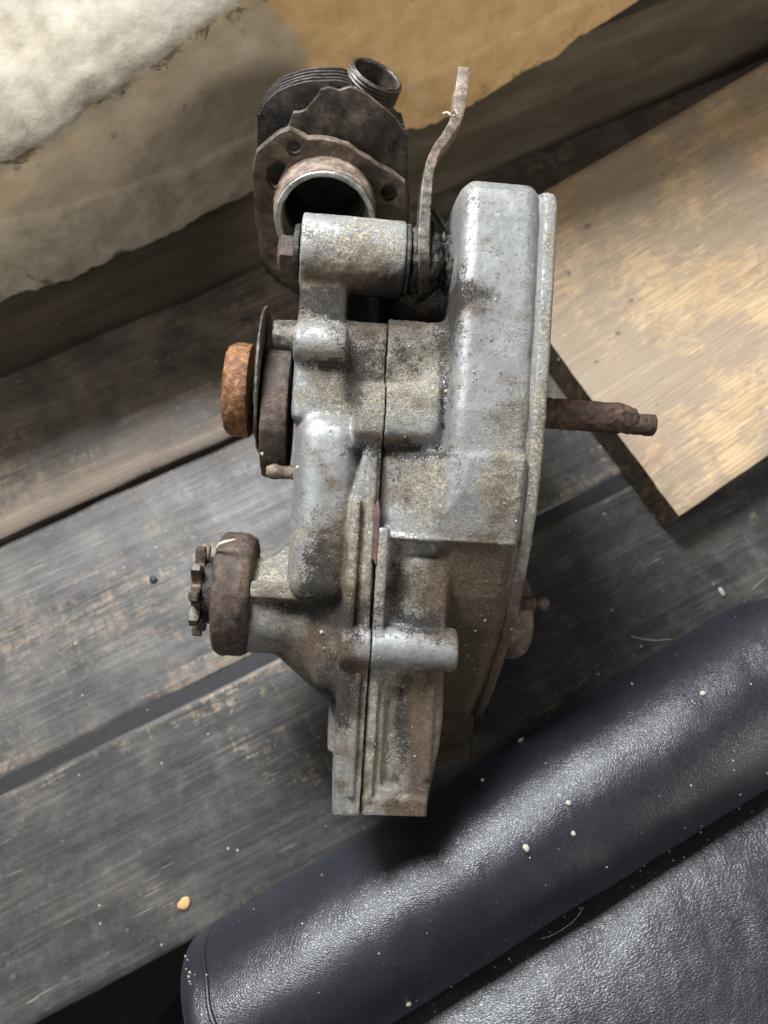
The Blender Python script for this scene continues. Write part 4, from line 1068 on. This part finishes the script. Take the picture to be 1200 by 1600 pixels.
holes = [circ(bore_c, 76, 48), circ(c2uv(459, 232, TF), 14), jag(C2([(418, 262), (434, 250), (450, 262), (442, 290), (428, 298), (415, 280)], TF), .5, 3), circ(c2uv(607, 303, TF), 16)]
plate_b('base_flange', [tuple(p) for p in jag(flange, .8, 3)], [[tuple(q) for q in h] for h in holes], -13, TF, IRON_T)
# broken first fin
T1 = -34
fin1 = C2([(404, 262), (424, 226), (436, 214), (452, 196), (458, 176), (470, 175), (478, 172), (488, 160), (497, 149), (500, 140), (512, 137), (530, 141), (548, 136), (575, 150), (602, 170), (618, 186), (628, 200), (638, 214), (638, 240), (636, 330), (634, 410), (606, 445), (560, 470), (470, 465), (430, 440), (406, 400)], T1)
plate_b('broken_fin', [tuple(p) for p in jag(fin1, 1.0, 13)], [circ(bore_c, 80, 32)], T1-11, T1, IRON_G)
fin = [(402, 200), (405, 178), (416, 160), (438, 141), (470, 130), (500, 126), (545, 130), (562, 160), (600, 180), (628, 200), (637, 225), (637, 400), (600, 440), (555, 462), (480, 460), (436, 440), (407, 400)]
for i, t in enumerate((-60, -80, -100, -120, -140)):
    P = np.array(C2(fin, -60)); c = P.mean(0); sc_ = 1-.006*i
    P = c+(P-c)*sc_
    Q = smooth_poly(P, 4)
    plate_b('cooling_fin', [tuple(p) for p in jag(Q, .7, 20+i, 8)], [circ(bore_c, 78, 24)], t-7, t, IRON, bev=1.6)
def blathe(name, c, prof, mat, seg=72, rough=1, axis=(0, 0, 1), u=(1, 0, 0), v=(0, 1, 0), closed=False, rs=8, ang=40, t=3):
    V, F = lathe(((c[0], c[1], c[2] if len(c) > 2 else 0), axis, u, v), dense(rnd(prof, t), 5), seg, closed=closed)
    return part_b(name, V, F, mat, rough=rough, rs=rs, ang=ang)
TL = 66
blathe('barrel_core', (bore_c[0], bore_c[1]), [(-150, 76), (-150, 92), (-2, 92), (-2, 76), (-150, 76)], IRON, rough=0)
blathe('spigot', (bore_c[0], bore_c[1]), [(-5, 90), (TF, RL), (40, RL-2), (TL-6, RL-3), (TL-5, RL-4), (TL-5, 80), (0, 80)], LINER, rough=1.2)
blathe('bore_rim', (bore_c[0], bore_c[1]), [(TL-9, RL-5), (TL, RL-5), (TL+1, RL-8), (TL-1, 83), (TL-6, 80), (40, 79), (-150, 80)], BORE, rough=.8)
blathe('bore_end', (bore_c[0], bore_c[1]), [(-148, 0), (-148, 92), (-160, 92), (-160, 0)], IRON, rough=0, closed=True)
# threaded port, pointing up and to the right
pc_ = np.array([(589-600)*(FPX-(DW+40))/FPX, (116-800)*(FPX-(DW+40))/FPX, DW+40])
r2 = pc_-np.array([0, 0, FPX]); r2 /= np.linalg.norm(r2)
mj = np.array([math.cos(R(29)), math.sin(R(29)), 0]); mj -= r2*np.dot(mj, r2); mj /= np.linalg.norm(mj)
mn = np.cross(r2, mj); 
if mn[1] > 0: mn = -mn
pa = mn*math.sin(R(68))-r2*math.cos(R(68)); pv_ = np.cross(pa, mj)
RP = 53
def port(name, prof, mat, rough=.7, closed=False, rs=7):
    V, F = lathe((pc_, pa, mj, pv_), dense(rnd(prof, 1.2), 3), 72, closed=closed)
    me = mesh_np(cam2world(V)-loc_of(bar), F, True)
    bm = bmesh.new(); bm.from_mesh(me); bmesh.ops.recalc_face_normals(bm, faces=bm.faces); bm.to_mesh(me); bm.free()
    me.polygons.foreach_set('use_smooth', np.ones(len(me.polygons), bool)); sharp(me, 35); roughen(me, rough*S, rs*S)
    return link(name, me, bar, mat)
thr = [(0, RP-5)]
for i in range(5): thr += [(-2-i*7.0, RP), (-5.5-i*7.0, RP-4.5)]
port('threaded_port', [(-95, 40), (-60, 40), (-2, 42), (1, 44), (2, RP-6)]+thr+[(-40, RP-1), (-52, RP+2), (-66, RP+9), (-95, RP+22), (-95, 36)], IRON_G)
port('port_floor', [(-62, 0), (-62, 44), (-70, 44), (-70, 0)], IRON, closed=True)

# ------------------------------------------------------------------ debris
CR = mat_plain('pale_crumb', (.42, .39, .33), .8, .3)
def chunk(r, seed, el=(1, 1, 1)):
    bm = bmesh.new(); bmesh.ops.create_icosphere(bm, subdivisions=2, radius=1)
    rr = random.Random(seed)
    for v in bm.verts:
        v.co *= (1+rr.uniform(-.16, .16)); v.co = Vector((v.co.x*el[0]*r, v.co.y*el[1]*r, v.co.z*el[2]*r))
    me = bpy.data.meshes.new('m'); bm.to_mesh(me); bm.free()
    return me
bpy.context.view_layer.update()
dg = bpy.context.evaluated_depsgraph_get()
def hit(px, py):
    d = ray(px, py); d = d/np.linalg.norm(d)
    ok, loc, no, _, ob, _ = sc.ray_cast(dg, Vector(CAMP), Vector(d), distance=3.0)
    return (loc, no, ob) if ok else (None, None, None)
def place(px, py, r, el, name, label, cat, mat, group=None, rot=0):
    loc, no, ob = hit(px, py)
    if loc is None: return
    o = link(name, chunk(r, int(px), el), None, mat); o.location = loc+no*r*el[2]*.75; o.rotation_euler = (no.to_track_quat('Z', 'Y').to_matrix() @ Matrix.Rotation(rot, 3, 'Z')).to_euler()
    for p in o.data.polygons: p.use_smooth = True
    return tag(o, label, cat, group)
place(288, 1411, .0042, (1.0, .75, .22), 'wood_chip', 'small orange wood chip on the dark plank near the chair', 'wood chip', mat_plain('fresh_wood', (.62, .36, .17), .7, .15))
place(1127, 925, .0028, (.55, 1.1, .4), 'rice_grain', 'pale oval grain on the dark bench right of the engine', 'grain', CR)
place(1098, 1084, .0012, (1.3, 1, .6), 'plaster_crumb', 'tiny pale crumb on the dark back slope of the bolster', 'crumb', CR) 
place(815, 1158, .0015, (1.3, 1, .7), 'plaster_crumb', 'pale crumb on the upper rim of the bolster right of the engine foot', 'crumb', CR)
place(888, 1255, .0013, (1, 1, .7), 'plaster_crumb', 'uppermost of two white crumbs on the middle of the bolster', 'crumb', CR)
place(895, 1302, .0012, (1, 1, .7), 'plaster_crumb', 'lowermost of two white crumbs on the middle of the bolster', 'crumb', CR)
place(822, 1325, .0016, (1, 1.1, .7), 'plaster_crumb', 'largest white crumb on the bolster below the engine foot', 'crumb', CR)
place(638, 1567, .0013, (1, 1.1, .7), 'plaster_crumb', 'white crumb near the bolster seam at the bottom edge', 'crumb', CR)
place(240, 905, .0026, (1.0, .9, .35), 'tar_spot', 'small black lump on the plank left of the sprocket', 'lump', mat_plain('tar', (.02, .02, .022), .6))
# uncountable dust as one mesh
dv = []; df = []
def add_dust(px, py, r):
    loc, no, ob = hit(px, py)
    if loc is None or loc.z < -.2: return
    c = np.array(loc+no*r*.4); o = len(dv)
    q = [np.array(v)*r*random.uniform(.7, 1.2) for v in ((1, 0, 0), (-1, 0, 0), (0, 1, 0), (0, -1, 0), (0, 0, .7), (0, 0, -.7))]
    A_ = random.random()*6.28; ca, sa = math.cos(A_), math.sin(A_)
    for v in q: dv.append((c[0]+v[0]*ca-v[1]*sa, c[1]+v[0]*sa+v[1]*ca, c[2]+v[2]))
    for t in ((0, 2, 4), (2, 1, 4), (1, 3, 4), (3, 0, 4), (2, 0, 5), (1, 2, 5), (3, 1, 5), (0, 3, 5)): df.append(tuple(o+i for i in t))
rr = random.Random(5)
for _ in range(110):      # chair leather
    x = rr.uniform(280, 1199); y = 1480-.61*(x-290)+rr.uniform(5, 330)
    if y < 1598: add_dust(x, y, 9e-5+rr.random()**5*.0006)
for _ in range(200):      # thick in the seam valley
    x = rr.uniform(640, 1199); y = 1600-.625*(x-640)+rr.gauss(-10, 16)
    if 0 < y < 1598: add_dust(x, y, 9e-5+rr.random()**5*.0006)
for _ in range(140):      # bench
    x = rr.uniform(0, 1199); y = rr.uniform(560, 1590); add_dust(x, y, 12e-5+rr.random()**6*.0012)
for _ in range(45):       # bolster end seam
    t = rr.random(); add_dust(282+t*45+rr.gauss(0, 5), 1490+t*108, 15e-5+rr.random()**2*.0006)
for _ in range(120):      # grit on the castings
    x = rr.gauss(590, 60); y = rr.uniform(460, 1250); add_dust(x, y, .0002+rr.random()**3*.0003)
for _ in range(90): add_dust(rr.uniform(700, 860), rr.uniform(300, 1100), .0002+rr.random()**3*.0004)
me = bpy.data.meshes.new('m'); me.from_pydata([tuple(map(float, v)) for v in dv], [], df); me.update()
tag(link('dust_crumbs', me, None, CR), 'fine pale dust and grit scattered over bench, engine and chair', 'dust', kind='stuff')
# hairs
def fibre(pts, r, label, colr=(.55, .5, .42)):
    P = []
    for x, y in pts:
        loc, no, ob = hit(x, y)
        if loc is not None: P.append(np.array(loc+no*.0006))
    if len(P) > 2:
        c = P[0].copy(); o = tube_world('hair', catmull(np.array(P), 5), r, mat_plain('pale_hair', colr, .5, .1), None, 5)
        tag(o, label, 'hair')
fibre([(845, 1468), (862, 1462), (880, 1452), (898, 1438), (912, 1418)], .00013, 'long pale hair lying across the leather seam')
fibre([(985, 994), (1005, 999), (1025, 1001), (1048, 999)], .0003, 'short pale fibre on the bench above the bolster', (.4, .4, .4))
fibre([(1150, 965), (1163, 940), (1178, 918), (1199, 900)], .00013, 'thin curved hair on the bench by the chair corner', (.4, .4, .4))
